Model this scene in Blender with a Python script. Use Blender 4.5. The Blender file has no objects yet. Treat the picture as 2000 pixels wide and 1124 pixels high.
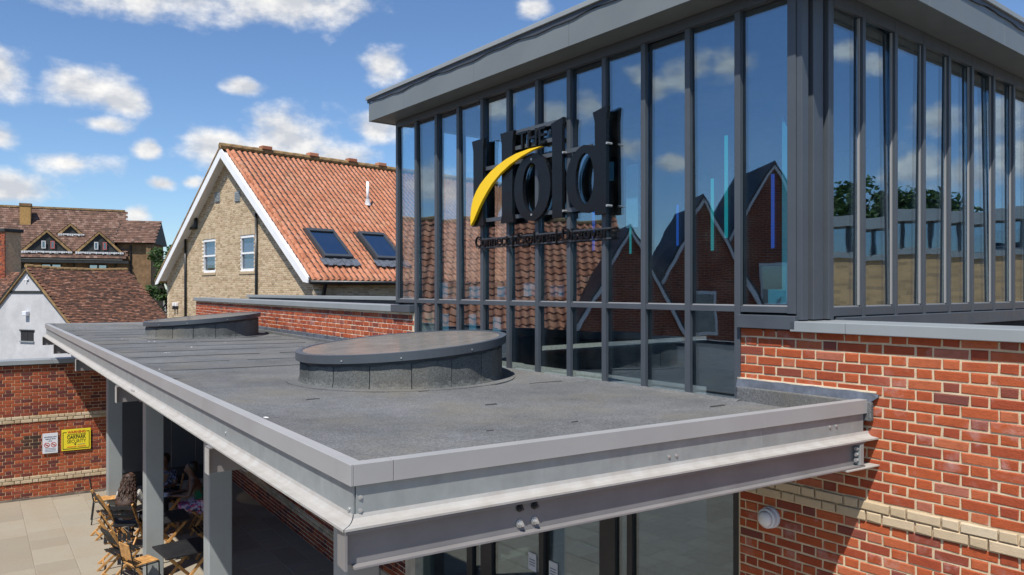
import bpy, bmesh, math, random
from mathutils import Vector, Matrix
random.seed(7)
R = math.radians
sc = bpy.context.scene
COL = sc.collection
EYE = 4.7                                            # eye height above the courtyard paving

# ------------------------------------------------------------------ camera, sun, sky, exposure
cd = bpy.data.cameras.new('camera'); cam = bpy.data.objects.new('camera', cd); COL.objects.link(cam)
cam.location = (0, 0, EYE); cam.rotation_euler = (R(90), 0, 0)
cd.sensor_width = 36; cd.lens = 26.37; cd.shift_y = .002; cd.clip_end = 3000; cd.clip_start = .05
sc.camera = cam
SUN = Vector((.405, 1.105, -1.948)).normalized()     # direction the light travels
sl = bpy.data.lights.new('sun', 'SUN'); sl.energy = 5.0; sl.angle = R(.53); sl.color = (1, .955, .88)
so = bpy.data.objects.new('sun', sl); COL.objects.link(so); so.location = (-20, -50, 90)
so.rotation_euler = SUN.to_track_quat('-Z', 'Y').to_euler()
sc.view_settings.view_transform = 'Standard'; sc.view_settings.look = 'None'
sc.view_settings.exposure = .28; sc.view_settings.gamma = 1; sc.view_settings.use_curve_mapping = False
sc.render.engine = 'CYCLES'
sc.cycles.max_bounces = 7; sc.cycles.transparent_max_bounces = 24; sc.cycles.glossy_bounces = 5
sc.cycles.use_denoising = True; sc.cycles.sample_clamp_indirect = 6
sc.cycles.caustics_reflective = False; sc.cycles.caustics_refractive = False

W = bpy.data.worlds.new('World'); sc.world = W; W.use_nodes = True
wt = W.node_tree; wt.nodes.clear()
class NT:
    def __init__(s, t): s.t = t
    def n(s, kind, **kw):
        x = s.t.nodes.new(kind)
        for k, v in kw.items(): setattr(x, k, v)
        return x
    def put(s, inp, v):
        if isinstance(v, bpy.types.NodeSocket): s.t.links.new(v, inp)
        elif v is not None: inp.default_value = v
    def m(s, op, a, b=None, c=None, clamp=False):
        x = s.n('ShaderNodeMath', operation=op, use_clamp=clamp)
        for i, v in enumerate((a, b, c)):
            if v is not None: s.put(x.inputs[i], v)
        return x.outputs[0]
    def v(s, op, a, b=None, out=0):
        x = s.n('ShaderNodeVectorMath', operation=op)
        s.put(x.inputs[0], a)
        if b is not None: s.put(x.inputs[1], b)
        return x.outputs[out]
    def noise(s, vec, scale, detail=2, rough=.5, out='Fac', lac=2.0):
        x = s.n('ShaderNodeTexNoise'); s.put(x.inputs['Vector'], vec)
        x.inputs['Scale'].default_value = scale; x.inputs['Detail'].default_value = detail
        x.inputs['Roughness'].default_value = rough; x.inputs['Lacunarity'].default_value = lac
        return x.outputs[out]
    def ramp(s, fac, stops, interp='LINEAR'):
        x = s.n('ShaderNodeValToRGB'); s.put(x.inputs[0], fac); e = x.color_ramp.elements
        x.color_ramp.interpolation = interp
        while len(e) < len(stops): e.new(.5)
        for q, (p, c) in zip(e, stops):
            q.position = p; q.color = (*c, 1) if len(c) == 3 else c
        return x.outputs[0]
    def mix(s, fac, a, b, blend='MIX'):
        x = s.n('ShaderNodeMix', data_type='RGBA', blend_type=blend)
        s.put(x.inputs[0], fac)
        s.put(x.inputs[6], (*a, 1) if isinstance(a, tuple) and len(a) == 3 else a)
        s.put(x.inputs[7], (*b, 1) if isinstance(b, tuple) and len(b) == 3 else b)
        return x.outputs[2]
    def rng(s, v, a, b, c=0., d=1., smooth=False):
        x = s.n('ShaderNodeMapRange'); x.clamp = True
        if smooth: x.interpolation_type = 'SMOOTHSTEP'
        s.put(x.inputs[0], v)
        for i, q in enumerate((a, b, c, d)): x.inputs[i + 1].default_value = q
        return x.outputs[0]
w = NT(wt)
sky = w.n('ShaderNodeTexSky', sky_type='NISHITA', sun_disc=False)
sky.sun_elevation = math.asin(-SUN.z); sky.sun_rotation = R(200.1); sky.air_density = 1.0; sky.dust_density = .25; sky.ozone_density = 3.0; sky.altitude = 50
tc = w.n('ShaderNodeTexCoord').outputs['Generated']
sep = w.n('ShaderNodeSeparateXYZ'); w.put(sep.inputs[0], tc)
az = w.m('MULTIPLY', w.m('ARCTAN2', sep.outputs[0], sep.outputs[1]), 57.2958)
el = w.m('MULTIPLY', w.m('ARCSINE', sep.outputs[2]), 57.2958)
comb = w.n('ShaderNodeCombineXYZ'); w.put(comb.inputs[0], az); w.put(comb.inputs[1], el); AE = comb.outputs[0]
CLOUDS = [(-26, 19.6, 11.5, 2.4), (-16, 20.2, 7, 2.0), (-34.6, 13.6, 2.9, 2.4), (-29.9, 13.2, 3.6, 2.0), (-27.6, 12.6, 2.4, 1.3), (-28.6, 11.0, 2.2, .75), (-34.6, 9.5, 2.0, 1.1),
          (-30.6, 8.3, 3.0, 1.2), (-33.8, 6.3, 3.3, 1.6), (-16.5, 10.8, 5.2, 2.9), (-21.2, 10.0, 4.2, 2.0), (-13.0, 9.6, 3.8, 1.7), (-9.5, 16.5, 2.3, 1.6),
          (-10.2, 11.9, 2.9, 1.4), (-19.5, 14.3, 1.9, .8), (-25.8, 9.6, 1.1, .8), (-26.6, 5.1, 1.2, .9), (-24.9, 7.3, 1.2, .6), (-23.0, 7.5, 1.1, .6), (1.8, 20.6, 1.7, 1.0), (-39, 17, 3, 1.2),
          (-89.4, 15.6, 2.8, 1.9), (-86.6, 15.0, 2.2, 1.4), (-92.6, 15.5, 2.2, 1.6), (-84.9, 10.0, 1.5, .9), (-74.9, 14.0, 2.0, 1.5), (-79.3, 12.8, 2.4, 1.4), (-82.2, 13.6, 2.0, 1.4), (-70.7, 7.6, 3.6, 1.8), (-88.5, 9.6, 1.6, .8), (-64, 12, 3, 1.5), (-55, 9, 4, 1.8),
          (80, 16.2, 1.8, 1.2), (77.8, 15.4, 1.8, 1.0), (74.4, 11.0, 2.3, 1.4), (71.0, 10.6, 2.6, 2.0), (75.8, 8.0, 2.4, 1.7), (72.6, 7.5, 2.2, 1.3), (69.8, 8.6, 2.4, 2.2), (64, 12, 4, 2), (84, 7, 3, 1.6),
          (20, 15, 4, 1.8), (38, 11, 5, 2), (34.6, 20.5, 2.5, 1.2), (50, 22, 6, 2.5), (100, 14, 5, 2), (118, 20, 7, 2.6), (140, 11, 6, 2), (-110, 12, 5, 2), (-130, 18, 7, 3), (-152, 10, 6, 2), (160, 24, 8, 3), (-60, 30, 8, 3), (10, 38, 9, 3), (90, 36, 9, 3.5), (-110, 36, 9, 3.5), (170, 45, 14, 5)]
acc = None
for (a0, e0, sa, se) in CLOUDS:
    d = w.v('MULTIPLY', w.v('SUBTRACT', AE, (a0, e0, 0)), (1 / sa, 1 / se, 0))
    f = w.v('LENGTH', d, out=1)
    acc = f if acc is None else w.m('SMOOTH_MIN', acc, f, .22)
sv = w.v('MULTIPLY', AE, (.75, 1.15, 1))
n1 = w.noise(sv, .42, 9, .57); n0 = w.noise(sv, .16, 3, .5)
n2 = w.noise(w.v('ADD', sv, (-.25, .75, 0)), .42, 5, .55)
field = w.m('ADD', w.m('SUBTRACT', .90, acc), w.m('MULTIPLY', w.m('SUBTRACT', n1, .5), 1.75))
field = w.m('ADD', field, w.m('MULTIPLY', w.m('SUBTRACT', n0, .5), .8))
alpha = w.rng(field, -.08, .72, 0, 1, True)
lit = w.rng(w.m('ADD', w.m('MULTIPLY', w.m('SUBTRACT', n1, n2), 1.5), w.m('MULTIPLY', field, -.10)), -.22, .20, 0, 1)
ccol = w.mix(lit, (.66, .69, .75), (1.06, 1.05, 1.03))
bg = w.n('ShaderNodeBackground'); w.put(bg.inputs[0], w.mix(1., sky.outputs[0], (1.0, 1.17, 1.36), 'MULTIPLY')); bg.inputs[1].default_value = .085
bc = w.n('ShaderNodeBackground'); w.put(bc.inputs[0], ccol); bc.inputs[1].default_value = .78
ms = w.n('ShaderNodeMixShader'); w.put(ms.inputs[0], alpha); w.put(ms.inputs[1], bg.outputs[0]); w.put(ms.inputs[2], bc.outputs[0])
wo = w.n('ShaderNodeOutputWorld'); w.put(wo.inputs[0], ms.outputs[0])
W.cycles.sampling_method = 'MANUAL'; W.cycles.sample_map_resolution = 512

# ------------------------------------------------------------------ materials
def newmat(name):
    m = bpy.data.materials.new(name); m.use_nodes = True; m.node_tree.nodes.clear()
    t = NT(m.node_tree); b = t.n('ShaderNodeBsdfPrincipled'); o = t.n('ShaderNodeOutputMaterial')
    t.put(o.inputs[0], b.outputs[0]); return m, t, b
def mat(name, col, rough=.6, metal=0, var=.15, vs=3., bump=0, bs=60, col2=None, spec=.4, rnd=0, coat=0, streak=0, detail=5):
    m, t, b = newmat(name)
    co = t.n('ShaderNodeTexCoord').outputs['Object']
    nz = t.noise(co, vs, detail, .6)
    c2 = col2 or tuple(max(0, c * (1 - 2 * var)) for c in col); c1 = tuple(min(1, c * (1 + var)) for c in col) if not col2 else col
    c = t.ramp(nz, [(.3, c2), (.7, c1)])
    if streak:
        sv = t.v('MULTIPLY', co, (9, 9, .7)); s = t.rng(t.noise(sv, 1.5, 4, .6), .35, .75, 1 - streak, 1)
        c = t.mix(t.m('SUBTRACT', 1, s), c, tuple(x * .45 for x in col))
    if rnd:
        ri = t.n('ShaderNodeObjectInfo').outputs['Random']
        hs = t.n('ShaderNodeHueSaturation'); t.put(hs.inputs['Value'], t.rng(ri, 0, 1, 1 - rnd, 1 + rnd)); t.put(hs.inputs['Color'], c); c = hs.outputs[0]
    t.put(b.inputs['Base Color'], c); b.inputs['Metallic'].default_value = metal
    t.put(b.inputs['Roughness'], t.rng(t.noise(co, vs * 2.3, 3), .3, .7, max(.02, rough - .07), min(1, rough + .07)))
    b.inputs['Specular IOR Level'].default_value = spec
    if coat: b.inputs['Coat Weight'].default_value = coat; b.inputs['Coat Roughness'].default_value = .08
    if bump:
        bp = t.n('ShaderNodeBump'); bp.inputs['Strength'].default_value = bump; bp.inputs['Distance'].default_value = .01
        t.put(bp.inputs['Height'], t.noise(co, bs, 4, .6)); t.put(b.inputs['Normal'], bp.outputs[0])
    return m
def piece_mat(name, stops, island, haze=0, bs=90, bump=.5, rough=.8, blot=.35, moss=None):
    """bricks and tiles: each piece takes its own colour of the ramp"""
    m, t, b = newmat(name)
    if island: rr = t.n('ShaderNodeNewGeometry').outputs['Random Per Island']
    else: rr = t.n('ShaderNodeObjectInfo').outputs['Random']
    geo = t.n('ShaderNodeNewGeometry').outputs['Position']
    c = t.ramp(rr, stops)
    n = t.noise(geo, 22, 4, .6)
    c = t.mix(t.rng(n, .45, .75, 0, blot), c, tuple(x * .45 for x in stops[len(stops) // 2][1]))
    if haze:
        h = t.m('MULTIPLY', t.rng(t.noise(geo, 7, 4, .6), .5, .78), t.rng(t.m('FRACT', t.m('MULTIPLY', rr, 7.31)), .45, .9, 0, haze))
        c = t.mix(h, c, (.5, .36, .34))
    if moss:
        c = t.mix(t.rng(t.noise(geo, moss[1], 5, .65), .52, .72, 0, moss[2]), c, moss[0])
    t.put(b.inputs['Base Color'], c); b.inputs['Roughness'].default_value = rough; b.inputs['Specular IOR Level'].default_value = .25
    bp = t.n('ShaderNodeBump'); bp.inputs['Strength'].default_value = bump; bp.inputs['Distance'].default_value = .006
    t.put(bp.inputs['Height'], t.noise(geo, bs, 4, .65)); t.put(b.inputs['Normal'], bp.outputs[0])
    return m
RED = [(0, (.17, .054, .044)), (.06, (.22, .058, .038)), (.16, (.30, .060, .028)), (.5, (.37, .078, .028)), (.8, (.42, .098, .036)), (.95, (.44, .128, .058)), (1, (.34, .13, .10))]
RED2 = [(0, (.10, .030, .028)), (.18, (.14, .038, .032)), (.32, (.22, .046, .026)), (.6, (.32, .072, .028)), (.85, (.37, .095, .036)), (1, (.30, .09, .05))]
BUFF = [(0, (.42, .32, .20)), (.3, (.48, .375, .245)), (.6, (.53, .42, .285)), (.965, (.57, .47, .335)), (.975, (.32, .27, .22)), (1, (.38, .33, .27))]
GAULT = [(0, (.34, .245, .145)), (.3, (.44, .325, .20)), (.6, (.52, .40, .255)), (.85, (.58, .46, .31)), (1, (.46, .315, .21))]
TILE = [(0, (.34, .125, .066)), (.25, (.41, .158, .084)), (.6, (.45, .182, .100)), (.9, (.50, .215, .125)), (1, (.42, .20, .13))]
PEG = [(0, (.065, .042, .034)), (.3, (.11, .06, .043)), (.6, (.155, .078, .052)), (.85, (.22, .10, .062)), (1, (.29, .16, .115))]
HTL = [(0, (.075, .047, .036)), (.4, (.125, .07, .05)), (.8, (.165, .095, .070)), (1, (.22, .145, .115))]
M = {}
M['brick'] = piece_mat('red_brick', RED, False, .75, bump=.8); M['brick_s'] = piece_mat('red_brick_run', RED, True, .75, bump=.8)
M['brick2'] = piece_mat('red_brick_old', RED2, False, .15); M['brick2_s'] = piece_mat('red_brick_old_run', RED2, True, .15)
M['buff'] = piece_mat('buff_brick', BUFF, False, 0, blot=.2); M['buff_s'] = piece_mat('buff_brick_run', BUFF, True, 0, blot=.2)
M['gault_s'] = piece_mat('gault_brick_run', GAULT, True, 0)
M['tile'] = piece_mat('pantile', TILE, False, 0, bs=30, moss=((.30, .20, .12), 1.3, .5)); M['tile_s'] = piece_mat('pantile_run', TILE, True, 0, bs=30, moss=((.30, .20, .12), 1.3, .5))
M['peg_s'] = piece_mat('plain_tile_run', PEG, True, 0, bs=30, blot=.5); M['htl_s'] = piece_mat('brown_tile_run', HTL, True, 0, bs=20, blot=.3)
M['mortar'] = mat('mortar', (.62, .49, .325), .95, var=.12, vs=8, bump=.5, bs=160)
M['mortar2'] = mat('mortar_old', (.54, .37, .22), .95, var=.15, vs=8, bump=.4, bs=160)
M['mortar3'] = mat('mortar_pale', (.76, .65, .48), .95, var=.12, vs=5, bump=.4, bs=120)
M['dark'] = mat('anthracite_paint', (.066, .077, .091), .42, var=.06, vs=2, spec=.45)
M['darktrim'] = mat('anthracite_trim', (.05, .056, .066), .45, var=.06, vs=2)
M['fascia'] = mat('fascia_metal', (.155, .173, .177), .45, var=.05, vs=1.2, bump=.12, bs=1.4, spec=.45)
M['trim'] = mat('grey_trim', (.315, .312, .31), .46, var=.04, vs=1.5, spec=.4)
M['coping'] = mat('grey_coping', (.26, .282, .29), .44, var=.05, vs=1.5, spec=.4)
M['galv'] = mat('galvanised_steel', (.33, .355, .355), .5, metal=.3, var=.07, vs=7, bump=.08, bs=18, streak=.16)
M['flange'] = mat('weathered_flange', (.43, .42, .40), .65, metal=.15, var=.16, vs=9, col2=(.36, .335, .305), bump=.1, bs=40)
M['beam'] = mat('grey_beam_paint', (.21, .20, .20), .38, var=.08, vs=2.5, spec=.4)
M['bolt'] = mat('bolt_steel', (.55, .55, .54), .35, metal=.6, var=.1, vs=20)
M['boltd'] = mat('bolt_dark', (.05, .05, .052), .4, metal=.3, var=.1, vs=20)
M['lead'] = mat('lead', (.14, .155, .185), .5, metal=.25, var=.22, vs=9, bump=.25, bs=14)
M['column'] = mat('column_paint', (.30, .325, .325), .5, var=.05, vs=2, streak=.06)
M['steel'] = mat('door_frame', (.03, .033, .037), .4, var=.05)
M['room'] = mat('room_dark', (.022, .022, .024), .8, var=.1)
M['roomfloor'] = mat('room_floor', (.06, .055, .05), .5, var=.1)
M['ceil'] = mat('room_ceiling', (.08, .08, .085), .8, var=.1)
M['soffit'] = mat('soffit_board', (.05, .051, .053), .7, var=.08)
M['white'] = mat('white_paint', (.80, .80, .80), .45, var=.03, vs=2, streak=.05)
M['render'] = mat('white_render', (.50, .495, .50), .85, var=.09, vs=1.1, bump=1., bs=3.5)
M['pipe'] = mat('black_pipe', (.012, .013, .014), .35, var=.1)
M['blind'] = mat('lilac_blind', (.36, .32, .50), .8, var=.05, vs=1)
M['wood'] = mat('oiled_wood', (.52, .27, .09), .5, var=.25, vs=14, bump=.1, bs=40, rnd=.15)
M['black'] = mat('black_paint', (.016, .016, .017), .45, var=.1)
M['blackboard'] = mat('table_top_black', (.018, .018, .02), .5, var=.2, vs=6)
M['letter'] = mat('satin_black', (.006, .006, .007), .24, var=.1, spec=.3)
M['yellow'] = mat('sign_yellow', (.88, .56, .008), .35, var=.02, vs=1)
M['signy'] = mat('warning_yellow', (.80, .66, .03), .4, var=.04, vs=4)
M['signw'] = mat('notice_white', (.68, .70, .74), .4, var=.03)
M['ink'] = mat('ink_black', (.012, .012, .01), .5, var=.1); M['ingr'] = mat('ink_grey', (.22, .24, .28), .5, var=.1)
M['inkr'] = mat('ink_red', (.58, .05, .02), .5, var=.1); M['inko'] = mat('ink_orange', (.75, .25, .03), .5, var=.1)
M['teal'] = mat('teal_panel', (.10, .50, .60), .3, var=.05); M['blue'] = mat('blue_banner', (.04, .14, .55), .5, var=.05); M['cyan'] = mat('turquoise_banner', (.04, .52, .50), .5, var=.05)
M['skyp'] = mat('pale_blue_panel', (.30, .60, .75), .3, var=.05)
M['brownbrick'] = mat('brown_wall', (.20, .12, .06), .9, var=.2, vs=2.5, bump=.4, bs=25)
M['ochre'] = mat('ochre_brick', (.42, .25, .09), .9, var=.15, vs=8, bump=.4, bs=40)
M['timber'] = mat('dark_timber', (.03, .032, .03), .7, var=.2)
M['flash'] = mat('pale_flashing', (.62, .62, .62), .6, var=.2, vs=6)
M['redpaint'] = mat('red_frame', (.45, .12, .10), .6, var=.1)
M['ridge'] = mat('ridge_tile', (.30, .19, .085), .9, var=.3, vs=3, bump=.5, bs=20)
M['slategrey'] = mat('grey_slate', (.07, .07, .075), .6, var=.2, vs=4, bump=.2)
M['bark'] = mat('bark', (.10, .07, .05), .9, var=.3, vs=8, bump=.6, bs=20)
M['bitumen'] = mat('bitumen', (.03, .031, .032), .6, var=.1)
M['grime'] = mat('damp_stone', (.18, .15, .12), .9, var=.3, vs=5, bump=.4)

def felt_mat(name, col, rnd):
    m, t, b = newmat(name); geo = t.n('ShaderNodeNewGeometry').outputs['Position']
    sp = t.m('ADD', t.m('MULTIPLY', t.noise(geo, 190, 2, .7), .55), t.m('MULTIPLY', t.noise(geo, 62, 3, .75), .45)); big = t.noise(geo, 1.1, 6, .62); mid = t.noise(geo, 6, 4, .6)
    c = t.ramp(sp, [(.35, tuple(x * .45 for x in col)), (.50, col), (.65, tuple(x * 1.85 for x in col))])
    hs = t.n('ShaderNodeHueSaturation'); t.put(hs.inputs['Color'], c)
    v = t.m('ADD', t.rng(big, .3, .7, .76, 1.20), t.rng(mid, .3, .7, -.07, .07))
    v = t.m('MULTIPLY', v, t.rng(t.n('ShaderNodeObjectInfo').outputs['Random'], 0, 1, 1 - rnd, 1 + rnd))
    t.put(hs.inputs['Value'], v); c = hs.outputs[0]
    sepp = t.n('ShaderNodeSeparateXYZ'); t.put(sepp.inputs[0], geo)
    dirt = t.rng(t.noise(geo, .8, 5, .65), .50, .70, 0, .5)
    c = t.mix(dirt, c, (.17, .15, .115))
    t.put(b.inputs['Base Color'], c); b.inputs['Roughness'].default_value = .93; b.inputs['Specular IOR Level'].default_value = .2
    bp = t.n('ShaderNodeBump'); bp.inputs['Strength'].default_value = .7; bp.inputs['Distance'].default_value = .004
    t.put(bp.inputs['Height'], t.m('ADD', sp, t.m('MULTIPLY', mid, 1.2))); t.put(b.inputs['Normal'], bp.outputs[0])
    return m
M['felt'] = felt_mat('mineral_felt', (.118, .121, .124), .06)
M['feltd'] = felt_mat('mineral_felt_upstand', (.105, .11, .108), .14)

def glass_mat(name, tint, base, wob=.5, rough=0., dirt=.02):
    """coated double glazing: a share of light mirrored, the rest passes tinted"""
    m = bpy.data.materials.new(name); m.use_nodes = True; m.node_tree.nodes.clear(); t = NT(m.node_tree)
    geo = t.n('ShaderNodeNewGeometry').outputs['Position']
    bp = t.n('ShaderNodeBump'); bp.inputs['Strength'].default_value = wob; bp.inputs['Distance'].default_value = .0035
    t.put(bp.inputs['Height'], t.noise(geo, 1.7, 2, .5))
    fr = t.n('ShaderNodeFresnel'); t.put(fr.inputs[0], t.rng(t.n('ShaderNodeNewGeometry').outputs['Backfacing'], 0, 1, 1.55, 1 / 1.55))
    fac = t.m('ADD', base, t.m('MULTIPLY', fr.outputs[0], 1 - base), clamp=True)
    tr = t.n('ShaderNodeBsdfTransparent'); tr.inputs[0].default_value = (*tint, 1)
    gl = t.n('ShaderNodeBsdfGlossy'); gl.inputs[0].default_value = (.74, .88, 1, 1); gl.inputs[1].default_value = rough; t.put(gl.inputs['Normal'], bp.outputs[0])
    mx = t.n('ShaderNodeMixShader'); t.put(mx.inputs[0], fac); t.put(mx.inputs[1], tr.outputs[0]); t.put(mx.inputs[2], gl.outputs[0])
    df = t.n('ShaderNodeBsdfDiffuse'); df.inputs[0].default_value = (.5, .5, .48, 1)
    m2 = t.n('ShaderNodeMixShader'); t.put(m2.inputs[0], t.rng(t.noise(geo, 2.5, 6, .7), .45, .8, 0, dirt)); t.put(m2.inputs[1], mx.outputs[0]); t.put(m2.inputs[2], df.outputs[0])
    o = t.n('ShaderNodeOutputMaterial'); t.put(o.inputs[0], m2.outputs[0]); return m
def dusty_mat():
    """flat rooflight cover: clear sheet under a film of dust"""
    m = bpy.data.materials.new('rooflight_cover'); m.use_nodes = True; m.node_tree.nodes.clear(); t = NT(m.node_tree)
    geo = t.n('ShaderNodeNewGeometry').outputs['Position']
    tr = t.n('ShaderNodeBsdfTransparent'); tr.inputs[0].default_value = (.62, .62, .58, 1)
    df = t.n('ShaderNodeBsdfDiffuse'); t.put(df.inputs[0], t.ramp(t.noise(geo, 5, 6, .7), [(.35, (.185, .175, .165)), (.65, (.25, .235, .22))]))
    a = t.n('ShaderNodeMixShader'); t.put(a.inputs[0], t.rng(t.noise(geo, 2.2, 6, .65),   .3, .7, .66, .84)); t.put(a.inputs[1], tr.outputs[0]); t.put(a.inputs[2], df.outputs[0])
    gl = t.n('ShaderNodeBsdfGlossy'); gl.inputs[0].default_value = (.9, .9, .9, 1); gl.inputs[1].default_value = .12
    fr = t.n('ShaderNodeFresnel'); t.put(fr.inputs[0], t.rng(t.n('ShaderNodeNewGeometry').outputs['Backfacing'], 0, 1, 1.42, 1 / 1.42))
    b = t.n('ShaderNodeMixShader'); t.put(b.inputs[0], t.m('MULTIPLY', fr.outputs[0], .40)); t.put(b.inputs[1], a.outputs[0]); t.put(b.inputs[2], gl.outputs[0])
    o = t.n('ShaderNodeOutputMaterial'); t.put(o.inputs[0], b.outputs[0]); return m
M['glass'] = glass_mat('facade_glass', (.76, .86, .90), .19, .3)
M['glassdoor'] = glass_mat('door_glass', (.55, .62, .62), .11, .25)
M['glassroof'] = dusty_mat()
M['glasswin'] = glass_mat('window_glass', (.75, .8, .82), .10, .3)
M['clear'] = glass_mat('clear_glass', (.95, .97, .98), .02, .1)
M['skyglass'] = glass_mat('roof_window_glass', (.10, .13, .17), .42, .15)
M['fin'] = glass_mat('glass_fin', (.25, .72, .80), .10, .1, dirt=.3)

def slab_mat(name, island=False):
    m, t, b = newmat(name); geo = t.n('ShaderNodeNewGeometry').outputs['Position']
    rr = t.n('ShaderNodeObjectInfo').outputs['Random']
    c = t.ramp(rr, [(0, (.25, .215, .165)), (.35, (.275, .24, .185)), (.7, (.30, .265, .205)), (1, (.275, .255, .21))])
    c = t.mix(t.rng(t.noise(geo, 1.6, 6, .65), .42, .75, 0, .45), c, (.26, .20, .14))
    c = t.mix(t.rng(t.noise(geo, 9, 5, .7), .55, .8, 0, .35), c, (.17, .155, .13))
    t.put(b.inputs['Base Color'], c); b.inputs['Roughness'].default_value = .85
    bp = t.n('ShaderNodeBump'); bp.inputs['Strength'].default_value = .4; bp.inputs['Distance'].default_value = .01
    t.put(bp.inputs['Height'], t.noise(geo, 14, 5, .6)); t.put(b.inputs['Normal'], bp.outputs[0]); return m
M['slab'] = slab_mat('sandstone_slab')
def pave_far():
    m, t, b = newmat('sandstone_paving_far'); geo = t.n('ShaderNodeNewGeometry').outputs['Position']
    mp = t.n('ShaderNodeMapping'); t.put(mp.inputs[0], geo); mp.inputs['Rotation'].default_value = (0, 0, R(-125.8))
    br = t.n('ShaderNodeTexBrick'); t.put(br.inputs[0], mp.outputs[0])
    br.inputs['Color1'].default_value = (.30, .26, .20, 1); br.inputs['Color2'].default_value = (.25, .215, .165, 1); br.inputs['Mortar'].default_value = (.14, .12, .10, 1)
    br.inputs['Scale'].default_value = 1; br.inputs['Mortar Size'].default_value = .006; br.inputs['Brick Width'].default_value = .75; br.inputs['Row Height'].default_value = .5
    c = t.mix(t.rng(t.noise(geo, 2, 6, .65), .42, .75, 0, .45), br.outputs[0], (.23, .18, .13))
    t.put(b.inputs['Base Color'], c); b.inputs['Roughness'].default_value = .85; return m
M['pave'] = pave_far()
M['ground'] = mat('town_ground', (.16, .15, .13), .95, var=.25, vs=.4)
def leafmat(name, a, b_):
    m, t, b = newmat(name); rr = t.n('ShaderNodeNewGeometry').outputs['Random Per Island']
    c = t.ramp(rr, [(0, a), (1, b_)]); t.put(b.inputs['Base Color'], c); b.inputs['Roughness'].default_value = .6
    tl = t.n('ShaderNodeBsdfTranslucent'); t.put(tl.inputs[0], c); mx = t.n('ShaderNodeMixShader'); mx.inputs[0].default_value = .3
    o = [x for x in m.node_tree.nodes if x.type == 'OUTPUT_MATERIAL'][0]
    t.put(mx.inputs[1], b.outputs[0]); t.put(mx.inputs[2], tl.outputs[0]); t.put(o.inputs[0], mx.outputs[0]); return m
M['leaf'] = leafmat('leaf', (.025, .055, .012), (.075, .14, .03))
M['skin'] = mat('skin', (.13, .068, .046), .5, var=.06); M['skin2'] = mat('skin_light', (.26, .14, .10), .5, var=.06)
M['hair'] = mat('brown_hair', (.07, .035, .022), .55, var=.4, vs=22, bump=1., bs=40, col2=(.02, .011, .008)); M['hairb'] = mat('black_hair', (.012, .009, .008), .5, var=.3, vs=20)
def pattern(name, c1, c2, c3, s):
    m, t, b = newmat(name); co = t.n('ShaderNodeTexCoord').outputs['Object']
    v = t.n('ShaderNodeTexVoronoi'); t.put(v.inputs['Vector'], co); v.inputs['Scale'].default_value = s
    sepc = t.n('ShaderNodeSeparateColor'); t.put(sepc.inputs[0], v.outputs['Color'])
    c = t.ramp(sepc.outputs[0], [(0, c1), (.45, c1), (.5, c2), (.75, c2), (.8, c3)], 'CONSTANT')
    t.put(b.inputs['Base Color'], c); b.inputs['Roughness'].default_value = .85; return m
M['shirt'] = pattern('patterned_shirt', (.04, .05, .10), (.16, .18, .26), (.02, .02, .04), 28)
M['floral'] = pattern('floral_cloth', (.55, .45, .55), (.50, .10, .20), (.10, .10, .25), 22)
M['green'] = mat('green_cloth', (.008, .12, .065), .85, var=.1, vs=6); M['jean'] = mat('dark_trousers', (.03, .035, .05), .9, var=.1); M['cream'] = mat('cream_cloth', (.5, .48, .44), .9, var=.1)
M['paper'] = mat('paper', (.75, .76, .78), .7, var=.02)

# ------------------------------------------------------------------ helpers
WP = {}
def wpos(o): return WP.get(o.name, Vector((0, 0, 0))) if o else Vector((0, 0, 0))
def link(o, parent=None, loc=(0, 0, 0)):
    loc = Vector(loc); COL.objects.link(o); WP[o.name] = loc.copy()
    if parent: o.parent = parent; o.location = loc - wpos(parent)
    else: o.location = loc
    return o
def tag(o, label=None, cat=None, group=None, kind=None):
    if label: o['label'] = label
    if cat: o['category'] = cat
    if group: o['group'] = group
    if kind: o['kind'] = kind
    return o
def thing(name, loc, label, cat, group=None, rz=0):
    o = bpy.data.objects.new(name, None); o.empty_display_size = .2; link(o, None, loc); o.rotation_euler.z = rz
    return tag(o, label, cat, group)
class Fr:
    """plan frame: origin + two unit directions; w is height"""
    def __init__(s, o, ux, uy): s.o = Vector((o[0], o[1])); s.ux = Vector(ux).normalized(); s.uy = Vector(uy).normalized()
    def p(s, u, v, z): q = s.o + s.ux * u + s.uy * v; return Vector((q.x, q.y, z))
FW = Fr((0, 0), (1, 0), (0, 1))
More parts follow.
